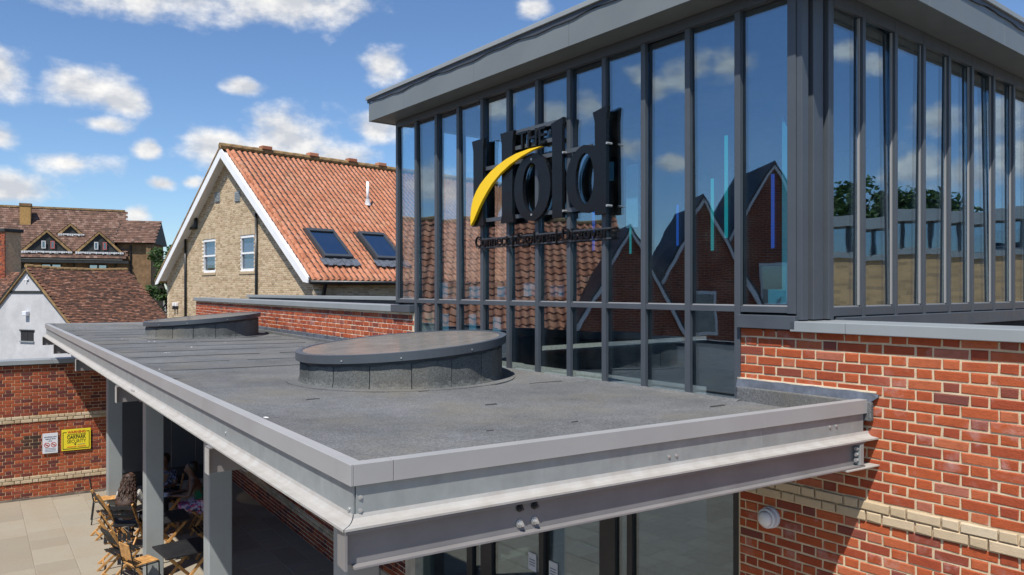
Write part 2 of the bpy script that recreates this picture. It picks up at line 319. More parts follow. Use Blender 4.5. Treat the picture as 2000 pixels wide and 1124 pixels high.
class MB:
    def __init__(s): s.v = []; s.f = []
    def add(s, vs, fs):
        n = len(s.v); s.v += [Vector(x) for x in vs]; s.f += [[i + n for i in f] for f in fs]; return s
    def box(s, fr, u0, u1, v0, v1, w0, w1):
        vs = [fr.p(u, v, z) for z in (w0, w1) for v in (v0, v1) for u in (u0, u1)]
        return s.add(vs, [(0, 1, 3, 2), (4, 6, 7, 5), (0, 4, 5, 1), (1, 5, 7, 3), (3, 7, 6, 2), (2, 6, 4, 0)])
    def prism(s, base, off):
        """closed polygon of points extruded by a vector"""
        n = len(base); off = Vector(off); b = [Vector(x) for x in base]
        return s.add(b + [x + off for x in b], [tuple(range(n))[::-1], tuple(range(n, 2 * n))] + [(i, (i + 1) % n, n + (i + 1) % n, n + i) for i in range(n)])
    def bar(s, a, b, wx, wy=None, up=(0, 0, 1)):
        a = Vector(a); b = Vector(b); wy = wy or wx; d = (b - a).normalized(); up = Vector(up)
        if abs(d.dot(up)) > .98: up = Vector((0, 1, 0))
        x = d.cross(up).normalized(); y = x.cross(d)
        base = [a + x * (sx * wx / 2) + y * (sy * wy / 2) for sx, sy in ((-1, -1), (1, -1), (1, 1), (-1, 1))]
        return s.prism(base, b - a)
    def tube(s, pts, r, n=8, cap=True):
        pts = [Vector(p) for p in pts]; rings = []; r = r if isinstance(r, (list, tuple)) else [r] * len(pts)
        for i, p in enumerate(pts):
            d = (pts[min(i + 1, len(pts) - 1)] - pts[max(i - 1, 0)]).normalized()
            up = Vector((0, 0, 1)) if abs(d.z) < .95 else Vector((1, 0, 0))
            x = d.cross(up).normalized(); y = x.cross(d)
            rings.append([p + (x * math.cos(2 * math.pi * k / n) + y * math.sin(2 * math.pi * k / n)) * r[i] for k in range(n)])
        vs = [q for rg in rings for q in rg]; fs = []
        for i in range(len(pts) - 1):
            for k in range(n): fs.append((i * n + k, i * n + (k + 1) % n, (i + 1) * n + (k + 1) % n, (i + 1) * n + k))
        if cap: fs += [tuple(range(n))[::-1], tuple(range((len(pts) - 1) * n, len(pts) * n))]
        return s.add(vs, fs)
    def build(s, name, m, parent=None, bevel=0, smooth=False, recalc=True, origin=None, local=False):
        me = bpy.data.meshes.new(name)
        if local: org = Vector((0, 0, 0))
        elif origin is not None: org = Vector(origin)
        else:
            lo = [min(v[i] for v in s.v) for i in range(3)]; hi = [max(v[i] for v in s.v) for i in range(3)]
            org = Vector(((lo[0] + hi[0]) / 2, (lo[1] + hi[1]) / 2, lo[2]))
        me.from_pydata([v - org for v in s.v], [], s.f)
        if recalc:
            bm = bmesh.new(); bm.from_mesh(me); bmesh.ops.recalc_face_normals(bm, faces=bm.faces[:]); bm.to_mesh(me); bm.free()
        me.materials.append(M[m] if isinstance(m, str) else m)
        if smooth: me.polygons.foreach_set('use_smooth', [True] * len(me.polygons))
        o = bpy.data.objects.new(name, me)
        if local:
            COL.objects.link(o); WP[o.name] = Vector((0, 0, 0))
            if parent: o.parent = parent
        else: link(o, parent, org)
        if bevel:
            b = o.modifiers.new('bevel', 'BEVEL'); b.width = bevel; b.segments = 2; b.limit_method = 'ANGLE'; b.angle_limit = R(40)
        return o
def one(name, m, parent, fr, u0, u1, v0, v1, w0, w1, bevel=0): return MB().box(fr, u0, u1, v0, v1, w0, w1).build(name, m, parent, bevel)
def text(name, s, m, parent, origin, ux, height, depth=.004, width=None, bold=0, up=(0, 0, 1)):
    """flat lettering standing on a plane; origin is the left end of the base line"""
    cu = bpy.data.curves.new(name, 'FONT'); cu.body = s; cu.size = 1; cu.extrude = depth / 2; cu.offset = bold
    t = bpy.data.objects.new(name, cu); COL.objects.link(t)
    bpy.context.view_layer.update()
    me = bpy.data.meshes.new_from_object(t.evaluated_get(bpy.context.evaluated_depsgraph_get()))
    bpy.data.objects.remove(t); bpy.data.curves.remove(cu)
    me.name = name; xs = [v.co.x for v in me.vertices]; x0, x1 = min(xs), max(xs)
    sy = height / .70; sx = (width / (x1 - x0)) if width else sy
    ux = Vector((*ux, 0)) if len(ux) == 2 else Vector(ux); ux.normalize(); up = Vector(up); nn = ux.cross(up)
    for v in me.vertices: v.co = ux * ((v.co.x - x0) * sx) + up * (v.co.y * sy) + nn * v.co.z
    me.materials.clear(); me.materials.append(M[m])
    o = bpy.data.objects.new(name, me); return link(o, parent, origin)

# ---- bricks: one mesh per kind, copied
def brick_mesh(name, L, H, D, m, seed):
    rn = random.Random(seed); b = .005; j = lambda: rn.uniform(-.0032, .0032)
    x, z = L / 2, H / 2
    k = lambda: rn.uniform(-.0008, .0008)
    fr = [(-x + b + j(), k(), -z + b + j()), (x - b + j(), k(), -z + b + j()), (x - b + j(), k(), z - b + j()), (-x + b + j(), k(), z - b + j())]
    md = [(-x + j(), b, -z + j()), (x + j(), b, -z + j()), (x + j(), b, z + j()), (-x + j(), b, z + j())]
    bk = [(-x, D, -z), (x, D, -z), (x, D, z), (-x, D, z)]
    fs = [(0, 1, 2, 3)] + [(i + 4, (i + 1) % 4 + 4, (i + 1) % 4, i) for i in range(4)] + [(i + 8, (i + 1) % 4 + 8, (i + 1) % 4 + 4, i + 4) for i in range(4)]
    me = bpy.data.meshes.new(name); me.from_pydata(fr + md + bk, [], fs); me.materials.append(M[m]); return me
def brick_wall(parent, fr, face, u0, u1, course0, course1, keep, near, m, bands=(), bandm='buff', phase=0, maxn=300, vdir=1, z0=0., unit=.3375, ch=.075, limit_key=None, stuffname='brick_run', bonds='flemish', proud=.0):
    """Flemish bond on the plane v=face of frame fr. keep(u,z) says whether a brick stands there; the nearest
    maxn are objects of their own, the rest is one run of bricks"""
    meshes = {}
    for kind, L in (('s', .2120), ('h', .0995), ('q', .045)):
        for bm_ in (m, bandm): meshes[kind, bm_] = [brick_mesh('brick', L, .0622, .05, bm_, hash_(kind) * 7 + i) for i in range(4)]
    items = []
    for c in range(course0, course1):
        z = z0 + c * ch + ch / 2
        u = u0 - unit * 2 + (unit / 2 if c % 2 else 0) + phase
        k = 0
        while u < u1 + .2:
            L = .215 if k % 2 == 0 else .1025
            if bonds == 'stretch': L = .215
            uc = u + L / 2; kind = 's' if L > .2 else 'h'
            lo, hi = uc - L / 2, uc + L / 2
            if lo < u0 + .004 < hi: # cut at the end
                nl = hi - u0
                if nl > .16: kind = 's'; uc = hi - .1075
                elif nl > .075: kind = 'h'; uc = hi - .05125
                elif nl > .03: kind = 'q'; uc = u0 + .0225
                else: uc = None
                if uc is not None and uc - {'s': .1075, 'h': .05125, 'q': .0225}[kind] < u0 - .012: uc = None
            elif lo < u0 or lo > u1 - .03: uc = None
            elif hi > u1 + .004:
                nl = u1 - lo
                if nl > .16: kind = 's'; uc = u1 - .1075
                elif nl > .085: kind = 'h'; uc = lo + .05125 if nl < .115 else u1 - .05125
                else: kind = 'q'; uc = lo + .0225
            if uc is not None and keep(uc, z): items.append((uc, z, kind, c in bands))
            u += L + (unit - .3175) / 2; k += 1
    items.sort(key=lambda t: near(t[0], t[1]))
    rz = math.atan2(fr.ux.y, fr.ux.x)
    flip = fr.ux.x * fr.uy.y - fr.ux.y * fr.uy.x < 0     # frame is left-handed: bricks face -v, turn them round
    run = {m: MB(), bandm: MB()}
    for i, (u, z, kind, band) in enumerate(items):
        bm_ = bandm if band else m
        pr = .0016 * random.uniform(-1, 1) + (.018 if band else 0) + proud
        p = fr.p(u, face - pr, z)
        me = random.choice(meshes[kind, bm_])
        if i < maxn:
            o = bpy.data.objects.new('brick', me); o.rotation_euler.z = rz + (math.pi if flip else 0)
            o.rotation_euler.y = random.uniform(-.006, .006); link(o, parent, p)
        else:
            co, si = math.cos(rz + (math.pi if flip else 0)), math.sin(rz + (math.pi if flip else 0))
            run[bm_].add([(p.x + v.co.x * co - v.co.y * si, p.y + v.co.x * si + v.co.y * co, p.z + v.co.z) for v in me.vertices], [tuple(f.vertices) for f in me.polygons])
    for k, mb in run.items():
        if mb.v: tag(mb.build(stuffname, M[k + '_s'], parent, recalc=False), kind='stuff')
def hash_(s): return sum(ord(c) for c in s)

# ------------------------------------------------------------------ frames
A = (-.6165, .7874); N = (.7874, .6165)
FA = Fr((0, 0), A, N)                                 # u along the long glass front (away), v into the building
E1 = (-.5849, .8113); E1n = (.8113, .5849)
P1 = (-.72, 3.353)
FC = Fr(P1, E1, E1n)                                  # canopy: u along its long edge, v towards the building
E2 = (.852, .523); E2n = (-.523, .852)
FL = Fr((-11.26, 16.5), E2, E2n)                      # far courtyard wall: u to the right, v away
FP = Fr((-1.344, 10.36), (-.566, .824), (.824, .566)) # low parapet wall behind the canopy roof
H = lambda h: EYE + h

# ------------------------------------------------------------------ ground
g = MB().add([(-900, -500, -.06), (900, -500, -.06), (900, 1500, -.06), (-900, 1500, -.06)], [(0, 1, 2, 3)]).build('ground', 'ground')
tag(g, 'bare town ground reaching to the horizon', kind='structure')
pv = MB().box(FW, -34, 30, -14, 24, -.05, -.006).build('paving', 'pave'); tag(pv, 'sandstone courtyard paving', kind='structure')
smesh = {}
rn = random.Random(3)
def slab(u0, u1, v0, v1):
    k = (round(u1 - u0, 2), round(v1 - v0, 2))
    if k not in smesh:
        a, b = k[0] / 2, k[1] / 2; e = .006
        vs = [(x * (a - e), y * (b - e), .03) for x, y in ((-1, -1), (1, -1), (1, 1), (-1, 1))] + [(x * a, y * b, .025) for x, y in ((-1, -1), (1, -1), (1, 1), (-1, 1))] + [(x * a, y * b, 0) for x, y in ((-1, -1), (1, -1), (1, 1), (-1, 1))]
        fs = [(0, 1, 2, 3)] + [(4 + i, 4 + (i + 1) % 4, (i + 1) % 4, i) for i in range(4)] + [(8 + i, 8 + (i + 1) % 4, 4 + (i + 1) % 4, 4 + i) for i in range(4)]
        me = bpy.data.meshes.new('slab'); me.from_pydata(vs, [], fs); me.materials.append(M['slab']); smesh[k] = me
    o = bpy.data.objects.new('slab', smesh[k]); o.rotation_euler.z = math.atan2(E1[1], E1[0]) - math.pi * 0
    o.rotation_euler.x = rn.uniform(-.0015, .0015); o.rotation_euler.y = rn.uniform(-.0015, .0015)
    p = FC.p((u0 + u1) / 2, -(v0 + v1) / 2, -.03 + rn.uniform(-.0012, .0012)); link(o, pv, p)
v = -4.0; row = 0; ns = 0
while v < 4.0:
    wd = (.6, .45, .6, .6)[row % 4]; u = 5.2 + rn.uniform(0, .5)
    while u < 17.6:
        L = rn.choice((.6, .75, .9, .6))
        pt = FC.p(u + L / 2, -(v + wd / 2), 0)
        if ns < 296 and (pt - Vector((0, 0, 0))).y > 8.3 and pt.x / pt.y > -.75 and FL.uy.dot(Vector((pt.x, pt.y)) - FL.o) < .1:
            slab(u + .005, u + L - .005, v + .005, v + wd - .005); ns += 1
        u += L
    v += wd; row += 1

# ------------------------------------------------------------------ the glass pavilion
D0 = 5.33
tw = thing('glass_pavilion', FA.p(6.3, 8.5, 0), 'glazed upper storey with dark grey frames under an overhanging flat metal roof', 'building')
MT = [3.757 + .5195 * k for k in range(11)] + [9.471]
ZB, ZT0, ZT1, ZG = H(-.93), H(-.185), H(-.135), H(2.31)
def mull(t, z0, z1, d0=5.318, w_=.028):
    return MB().box(FA, t - w_, t + w_, d0, 5.362, z0, z1).build('mullion', 'dark', tw, .003)
for i, t in enumerate(MT):
    mull(t, ZB if i < 11 else ZT0, H(2.40))
mull(3.25, H(-.19), H(2.40), 5.30, .036)
for i in range(11):
    one('transom', 'dark', tw, FA, MT[i] + .03, MT[i + 1] - .03, 5.322, 5.36, ZT0, ZT1, .002)
one('transom', 'dark', tw, FA, 3.287, MT[0] - .03, 5.322, 5.36, H(-.185), ZT1, .002)
one('sill_panel', 'dark', tw, FA, 3.20, MT[0] - .031, 5.265, 5.45, H(-.312), H(-.205), .004)
one('head_frame', 'dark', tw, FA, 3.287, 9.44, 5.30, 5.36, ZG, H(2.40), .002)
edges = [3.25] + MT
for i in range(12):
    a0, a1 = edges[i] + .03, edges[i + 1] - .03
    th = random.uniform(-.0028, .0028)
    def pane(z0, z1):
        mb = MB().box(FA, a0 - .02, a1 + .02, 5.366, 5.384, z0 - .02, z1 + .02)
        for q in mb.v: q += Vector((N[0], N[1], 0)) * th * (q.z - z0) * 3
        return mb.build('pane', 'glass', tw)
    pane(ZT1, ZG)
    if 1 <= i <= 10: pane(ZB + .02, ZT0)
    one('bead', 'trim', tw, FA, a0, a1, 5.356, 5.366, ZT1 + .0, ZT1 + .010)
    one('bead', 'trim', tw, FA, a0 - .004, a0 + .006, 5.352, 5.366, ZT1 + .012, ZG)
one('sill', 'trim', tw, FA, 3.74, 8.97, 5.27, 5.36, ZB - .012, ZB + .012, .003)
# right front (plane u = 3.16)
C0 = 3.16
MB_ = [5.706, 6.224, 6.799, 7.359, 7.913, 8.464, 9.028, 9.598, 10.16, 10.72, 11.28, 11.84, 12.4]
for d in MB_:
    MB().box(FA, 3.14, 3.178, d - .025, d + .025, H(-.275), H(2.40)).build('mullion', 'dark', tw, .003)
for i in range(len(MB_) - 1):
    a0, a1 = MB_[i] + .03, MB_[i + 1] - .03
    one('transom', 'dark', tw, FA, 3.145, 3.18, a0, a1, H(-.215), H(-.145), .002)
    one('bead', 'trim', tw, FA, 3.172, 3.182, a0, a1, H(-.144), H(-.134))
    one('bead', 'trim', tw, FA, 3.166, 3.182, a1 - .010, a1 + .006, H(-.13), H(2.28))
    th = random.uniform(-.0028, .0028)
    mb = MB().box(FA, 3.184, 3.202, a0 - .02, a1 + .02, H(-.165), H(2.30))
    for q in mb.v: q += Vector((A[0], A[1], 0)) * th * (q.z - 4.5) * 3
    mb.build('pane', 'glass', tw)
one('head_frame', 'dark', tw, FA, 3.142, 3.18, 5.74, 12.4, H(2.285), H(2.40), .002)
# recessed corner post in steps
one('corner_post', 'dark', tw, FA, 3.165, 3.213, 5.31, 5.40, H(-.235), H(2.40), .003)
one('corner_post', 'dark', tw, FA, 3.215, 3.285, 5.39, 5.66, H(-.235), H(2.40), .003)
one('corner_post', 'dark', tw, FA, 3.155, 3.225, 5.455, 5.60, H(-.235), H(2.40), .004)
one('corner_post', 'dark', tw, FA, 3.13, 3.225, 5.635, 5.672, H(-.235), H(2.40), .003)
# base band under the right front
one('base_flashing', 'dark', tw, FA, 3.09, 3.24, 5.78, 12.4, H(-.345), H(-.225), .004)
one('base_recess', 'room', tw, FA, 3.16, 3.24, 5.6, 12.4, H(-.7), H(-.35))  # near-black colour puts in the shadow below the flashing
# roof edge
TR = 9.71
jA = [2.82, 3.85, 5.48, 7.107, 8.735, TR]
for a0, a1 in zip(jA[:-1], jA[1:]):
    one('fascia_panel', 'fascia', tw, FA, a0 + .002, a1 - .002, 5.0, 5.05, H(2.40), H(2.665), .002)
jB = [5.052 + .0, 6.7, 8.35, 10.0, 11.65, 12.7]
for a0, a1 in zip(jB[:-1], jB[1:]):
    one('fascia_panel', 'fascia', tw, FA, 2.82, 2.87, a0 + .002, a1 - .002, H(2.40), H(2.665), .002)
one('fascia_panel', 'fascia', tw, FA, TR - .05, TR, 5.052, 12.7, H(2.40), H(2.665), .002)
def wavy(fr, horiz, u0, u1, v0, v1, z0, z1, name, m):
    """thin flashing strip with an uneven lower edge"""
    mb = MB(); k = 48
    for i in range(k):
        a, b = u0 + (u1 - u0) * i / k, u0 + (u1 - u0) * (i + 1) / k
        za = z0 + .012 * math.sin(a * 4.1) + .008 * math.sin(a * 11.3); zb = z0 + .012 * math.sin(b * 4.1) + .008 * math.sin(b * 11.3)
        if horiz: P = lambda u, v, z: fr.p(u, v, z)
        else: P = lambda u, v, z: fr.p(v, u, z)
        vs = [P(a, v0, za), P(b, v0, zb), P(b, v0, z1), P(a, v0, z1), P(a, v1, za), P(b, v1, zb), P(b, v1, z1), P(a, v1, z1)]
        fs = [(0, 1, 2, 3), (7, 6, 5, 4), (0, 4, 5, 1), (3, 2, 6, 7)]
        if i == 0: fs.append((0, 3, 7, 4))
        if i == k - 1: fs.append((1, 5, 6, 2))
        mb.add(vs, fs)
    return mb.build(name, m, tw)
wavy(FA, True, 2.80, TR + .02, 4.985, 5.005, H(2.655), H(2.70), 'roof_flashing', 'darktrim')
wavy(FA, False, 5.0, 12.7, 2.805, 2.825, H(2.655), H(2.70), 'roof_flashing', 'darktrim')
one('roof_coping', 'coping', tw, FA, 2.785, TR + .035, 4.965, 5.12, H(2.705), H(2.755), .004)
one('roof_coping', 'coping', tw, FA, 2.785, 2.95, 5.122, 12.7, H(2.705), H(2.755), .004)
one('roof_coping', 'coping', tw, FA, TR - .12, TR + .035, 5.122, 12.7, H(2.705), H(2.755), .004)
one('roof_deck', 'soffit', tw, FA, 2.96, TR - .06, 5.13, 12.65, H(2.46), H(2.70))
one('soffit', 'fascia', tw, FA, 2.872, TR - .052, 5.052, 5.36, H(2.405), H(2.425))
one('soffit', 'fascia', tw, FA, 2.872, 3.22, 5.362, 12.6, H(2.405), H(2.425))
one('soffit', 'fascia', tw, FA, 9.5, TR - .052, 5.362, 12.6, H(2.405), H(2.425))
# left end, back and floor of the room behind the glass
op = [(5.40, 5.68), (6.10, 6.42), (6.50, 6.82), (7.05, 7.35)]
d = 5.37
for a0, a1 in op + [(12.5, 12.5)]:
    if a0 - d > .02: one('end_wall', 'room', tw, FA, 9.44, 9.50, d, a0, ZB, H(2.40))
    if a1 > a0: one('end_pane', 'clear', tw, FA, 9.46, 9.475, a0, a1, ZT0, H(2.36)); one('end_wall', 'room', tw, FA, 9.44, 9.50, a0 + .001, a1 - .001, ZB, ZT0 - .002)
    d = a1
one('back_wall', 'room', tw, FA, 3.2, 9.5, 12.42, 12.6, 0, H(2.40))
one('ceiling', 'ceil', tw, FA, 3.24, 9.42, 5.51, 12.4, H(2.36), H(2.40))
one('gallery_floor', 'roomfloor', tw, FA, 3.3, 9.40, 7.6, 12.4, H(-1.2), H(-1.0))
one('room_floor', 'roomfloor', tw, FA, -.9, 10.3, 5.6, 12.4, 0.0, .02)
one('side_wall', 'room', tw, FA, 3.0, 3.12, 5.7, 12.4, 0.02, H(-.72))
# coloured things hanging behind the glass
def hung(name, m, label, cat, t, d, w_, z0, z1, group=None, th=.02):
    o = MB().box(FA, t - w_ / 2, t + w_ / 2, d, d + th, H(z0), H(z1)).build(name, m, None, .002); tag(o, label, cat, group)
    if not group: return o
    return o
BAN = [('cyan', 5.785, .035, .40, .98, 'short turquoise strip with added glow hanging right of the sign'), ('blue', 5.119, .035, .46, .89, 'blue strip with added glow hanging behind the glass above the crossed rafters'), ('cyan', 4.678, .05, .39, 1.11, 'turquoise strip with added glow hanging left of the tallest one'),
       ('cyan', 4.513, .06, .51, 1.515, 'tallest turquoise strip with added glow hanging behind the glass'), ('blue', 3.998, .05, .385, 1.075, 'blue strip with added glow hanging next to the pavilion corner'), ('blue', 6.372, .06, .46, 1.09, 'blue strip with added glow hanging behind the sign letters'),
       ('skyp', 5.341, .15, .64, 1.29, 'wide pale blue panel standing in for sky through far windows'), ('skyp', 5.656, .09, 1.16, 1.36, 'small pale blue panel standing in for sky beside the wide one')]  # pale blue panels are added in place of sky seen through far windows
def strip_glow(name, col, e):
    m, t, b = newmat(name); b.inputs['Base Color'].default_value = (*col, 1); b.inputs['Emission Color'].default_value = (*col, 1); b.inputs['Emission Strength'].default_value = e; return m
M['cyan'] = strip_glow('turquoise_added_glow', (.02, .60, .58), .42); M['blue'] = strip_glow('blue_added_glow', (.03, .18, .80), .42)  # glow added to the coloured hanging strips so they show through the glass
for m_, t, w_, z0, z1, lb in BAN: hung('added_glow_strip' if m_ != 'skyp' else 'sky_stand_in_panel', m_, lb, 'hanging strip' if m_ != 'skyp' else 'panel', t, 6.2 if m_ != 'skyp' else 5.75, w_ * (.5 if m_ != 'skyp' else 1), z0, z1, 'strips with added glow behind the glass' if m_ != 'skyp' else 'panels standing in for sky through far windows')
for t, d_, z0, z1, w_, lb in [(9.30, 6.0, -.12, .10, .2, 'leftmost teal screen panel above the transom'), (8.8, 6.2, -.12, .045, .24, 'second teal screen panel from the left above the transom'), (8.16, 6.2, -.10, .04, .19, 'third teal screen panel above the transom'), (7.56, 6.2, -.09, .09, .22, 'fourth teal screen panel above the transom'), (7.02, 6.2, -.09, .05, .27, 'widest teal screen panel right of the others'),
                    (9.28, 6.0, -.60, -.356, .2, 'lower teal panel below the transom at the left'), (8.85, 6.2, -.59, -.356, .16, 'middle lower teal panel below the transom'), (8.27, 6.2, -.58, -.38, .16, 'right lower teal panel below the transom')]:
    hung('screen_panel', 'skyp', lb, 'panel', t, d_, w_, z0, z1, 'teal panels behind the glass')
fin = thing('glass_fin', FA.p(3.43, 5.6, H(-.1)), 'turquoise glass fin standing inside the pavilion corner', 'glass fin')
MB().prism([FA.p(3.395, 5.53, H(-.1)), FA.p(3.475, 5.53, H(-.1)), FA.p(3.475, 5.53, H(1.42)), FA.p(3.395, 5.53, H(1.22))], FA.p(0, .015, 0) - FA.p(0, 0, 0)).build('blade', 'teal', fin)
one('foot_plate', 'teal', fin, FA, 3.30, 3.56, 5.46, 5.49, H(-.12), H(.0), .003)
for k in (3.36, 3.45): MB().tube([FA.p(k, 5.455, H(-.06)), FA.p(k, 5.43, H(-.06))], .018, 10).build('bolt', 'teal', fin)

# ---- the sign on the front
sg = thing('facade_sign', FA.p(6.3, 5.25, H(.4)), 'large black raised letters with a yellow arc on the glass front', 'sign')
SGD0, SGD1 = 5.252, 5.294
SGK = 1.0105
def plate(name, pts, m, d0=SGD0, d1=SGD1, bevel=.004, holes=()):
    from mathutils.geometry import tessellate_polygon
    loops = [[Vector((t * SGK, z * SGK, 0)) for t, z in l] for l in [pts] + list(holes)]
    flat = [q for l in loops for q in l]; tris = tessellate_polygon(loops)
    mb = MB(); n = len(flat)
    mb.add([FA.p(q.x, d0, H(q.y)) for q in flat] + [FA.p(q.x, d1, H(q.y)) for q in flat], [tuple(t) for t in tris] + [tuple(i + n for i in t)[::-1] for t in tris])
    off = 0
    for l in loops:
        k = len(l); mb.f += [(off + i, off + (i + 1) % k, n + off + (i + 1) % k, n + off + i) for i in range(k)]; off += k
    return mb.build(name, m, sg)
def ell(tc_, zc, rt, rz_, k=40, tilt=0): return [(tc_ + rt * math.cos(2 * math.pi * i / k) + tilt * math.sin(2 * math.pi * i / k), zc + rz_ * math.sin(2 * math.pi * i / k)) for i in range(k)]
plate('letter', [(7.423, 1.782), (7.395, 1.66), (7.392, 1.2), (7.395, .86), (7.415, .755), (7.178, .757), (7.198, .86), (7.195, 1.66), (7.175, 1.79)][::1], 'letter')
plate('letter', [(6.858, 1.785), (6.832, 1.66), (6.828, .86), (6.852, .757), (6.612, .757), (6.634, .86), (6.632, 1.66), (6.61, 1.79)], 'letter')
plate('letter', ell(6.29, 1.115, .310, .368), 'letter', holes=[ell(6.305, 1.115, .145, .268)])
plate('letter', [(5.975, 1.745), (5.955, 1.65), (5.952, .748), (5.795, .748), (5.798, 1.66), (5.782, 1.788)], 'letter')
dd = [(5.345, 1.748), (5.318, 1.65), (5.316, 1.42)] + [(5.42 + .318 * math.cos(q), 1.11 + .345 * math.sin(q)) for q in [R(x) for x in range(80, -1, -10)]] \
     + [(5.42 + .318 * math.cos(q), 1.11 + .345 * math.sin(q)) for q in [R(-x) for x in range(10, 91, 10)]] + [(5.316, .79), (5.316, .735), (5.160, .735), (5.160, 1.65), (5.142, 1.785)]
plate('letter', dd, 'letter', holes=[ell(5.462, 1.11, .132, .255)])
arc_o = [(6.07, 1.522), (6.28, 1.525), (6.511, 1.505), (6.69, 1.468), (6.85, 1.418), (6.98, 1.365), (7.09, 1.305), (7.19, 1.238), (7.27, 1.165), (7.335, 1.08), (7.375, .97), (7.39, .86), (7.385, .765)]
arc_i = [(7.32, .83), (7.253, .917), (7.20, .985), (7.13, 1.062), (7.05, 1.14), (6.95, 1.225), (6.80, 1.318), (6.62, 1.398), (6.42, 1.46), (6.24, 1.50)]
ar = plate('arc', arc_o + arc_i, 'yellow', 5.205, 5.243); ar['label'] = 'yellow arc sweeping across the first letter'
UXL = (-A[0], -A[1])
text('lettering', 'THE', 'letter', sg, FA.p(6.62, 5.275, H(1.585)), UXL, .185, .03, .48, .006)
tg = text('lettering', 'Connect | Explore | Discover', 'letter', sg, FA.p(7.47, 5.285, H(.515)), UXL, .13, .022, 2.26, .0)
for z, t0, t1 in ((1.433, 7.32, 5.40), (.822, 7.30, 5.30), (1.592, 6.78, 5.84), (1.768, 6.78, 5.80), (.60, 7.35, 5.15), (.50, 7.35, 5.15)):
    hh = .022 if z > .7 else .008
    one('rail', 'darktrim' if z < .7 else 'dark', sg, FA, t1 * SGK, t0 * SGK, 5.2945, 5.3165, H(z * SGK - hh), H(z * SGK + hh))
for z in (.822, 1.433):
    for t in (5.20, 5.84, 6.36): MB().tube([FA.p(t, 5.245, H(z)), FA.p(t, 5.316, H(z))], .012, 8).build('fixing', 'bolt', sg)

# ------------------------------------------------------------------ ground floor front under the pavilion
gf = thing('entrance_screen', FA.p(6.5, 5.5, 0), 'dark glazed entrance screen below the canopy', 'entrance')
ZS = H(-1.10)
for t0, t1 in ((3.765, 3.87), (5.03, 5.10), (5.26, 5.48), (6.36, 6.44), (7.33, 7.56), (7.74, 7.86), (9.0, 9.12)):
    one('frame', 'steel', gf, FA, t0, t1, 5.42, 5.52, .01, ZS, .004)
one('head_beam', 'steel', gf, FA, 3.76, 9.2, 5.40, 5.54, ZS, H(-.945), .004)
for t0, t1 in ((3.87, 5.03), (5.10, 5.26), (7.56, 7.74), (7.86, 9.0)):
    one('pane', 'glassdoor', gf, FA, t0 - .01, t1 + .01, 5.455, 5.475, .02, ZS)
for t0, t1 in ((5.48, 6.36), (6.44, 7.33)):
    dr = one('door', 'glassdoor', gf, FA, t0 - .005, t1 + .005, 5.455, 5.475, .02, ZS); dr['label'] = 'glazed entrance door'
    tt = t0 + .14 if t0 > 6.4 else t1 - .14
    one('notice', 'signw', dr, FA, tt - .07, tt + .07, 5.445, 5.452, H(-3.20), H(-3.0))
    for k in range(3): one('print', 'ingr', dr, FA, tt - .05, tt + .05, 5.441, 5.444, H(-3.08 - k * .03), H(-3.07 - k * .03))
pier = thing('brick_pier', FA.p(9.7, 5.5, 0), 'shaded red brick pier left of the entrance doors', 'wall')
one('mortar', 'mortar2', pier, FA, 9.12, 10.6, 5.37, 5.9, 0, H(-.95))
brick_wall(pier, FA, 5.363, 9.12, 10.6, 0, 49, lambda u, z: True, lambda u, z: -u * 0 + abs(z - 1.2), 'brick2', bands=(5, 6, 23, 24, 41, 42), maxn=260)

# ------------------------------------------------------------------ right hand brick wall
rw = thing('brick_wall', FA.p(2, 5.45, 0), 'sunlit red brick wall with a buff band at the right edge', 'wall')
one('mortar', 'mortar', rw, FA, -1.6, 3.752, 5.3362, 5.62, 0, H(-.333))
brick_wall(rw, FA, 5.331, -1.6, 3.755, 8, 59, lambda u, z: z < 4.37, lambda u, z: (0 if 1.55 < u < 3.8 and z > 2.2 else 50) + (FA.p(u, 5.33, 0).length + abs(z - 3.6) * .7), 'brick', bands=(41, 42), maxn=300, phase=.06, z0=-.036)
one('coping', 'coping', rw, FA, -1.6, 2.80, 5.265, 5.80, H(-.325), H(-.245), .005)
one('coping', 'coping', rw, FA, 2.803, 3.243, 5.265, 5.80, H(-.325), H(-.245), .005)
one('lower_roof', 'felt', rw, FA, -1.6, 3.15, 5.62, 12.5, H(-.75), H(-.45))
mb = MB(); k = 26
for i in range(k):
    a0, a1 = 2.585 + (3.755 - 2.585) * i / k, 2.585 + (3.755 - 2.585) * (i + 1) / k
    f = lambda u: H(-.815) + .006 * math.sin(u * 17) + .005 * math.sin(u * 41) + (max(0, 2.66 - u) ** 2 * 9)
    gq = lambda u: 5.302 + .006 * math.sin(u * 13)
    tp = lambda u: H(-.737) + .003 * math.sin(u * 23) - max(0, 2.62 - u) ** 2 * 9
    mb.add([FA.p(a0, gq(a0), f(a0)), FA.p(a1, gq(a1), f(a1)), FA.p(a1, 5.318, tp(a1)), FA.p(a0, 5.318, tp(a0)), FA.p(a0, 5.335, f(a0)), FA.p(a1, 5.335, f(a1)), FA.p(a1, 5.335, tp(a1)), FA.p(a0, 5.335, tp(a0))], [(0, 1, 2, 3), (0, 4, 5, 1), (3, 2, 6, 7)] + ([(0, 3, 7, 4)] if i == 0 else []))
mb.build('lead_flashing', 'lead', rw, smooth=False)
one('mortar_fillet', 'mortar3', rw, FA, 2.60, 3.755, 5.318, 5.331, H(-.738), H(-.726))
bl = thing('bulkhead_light', FA.p(3.45, 5.33, H(-1.9)), 'round off-white bulkhead lamp on the shaded brick wall', 'lamp')
cc = FA.p(3.45, 5.335, H(-1.82)); nn = Vector((-N[0], -N[1], 0))
MB().tube([cc, cc + nn * .03], .085, 24).build('base', 'signw', bl, .004)
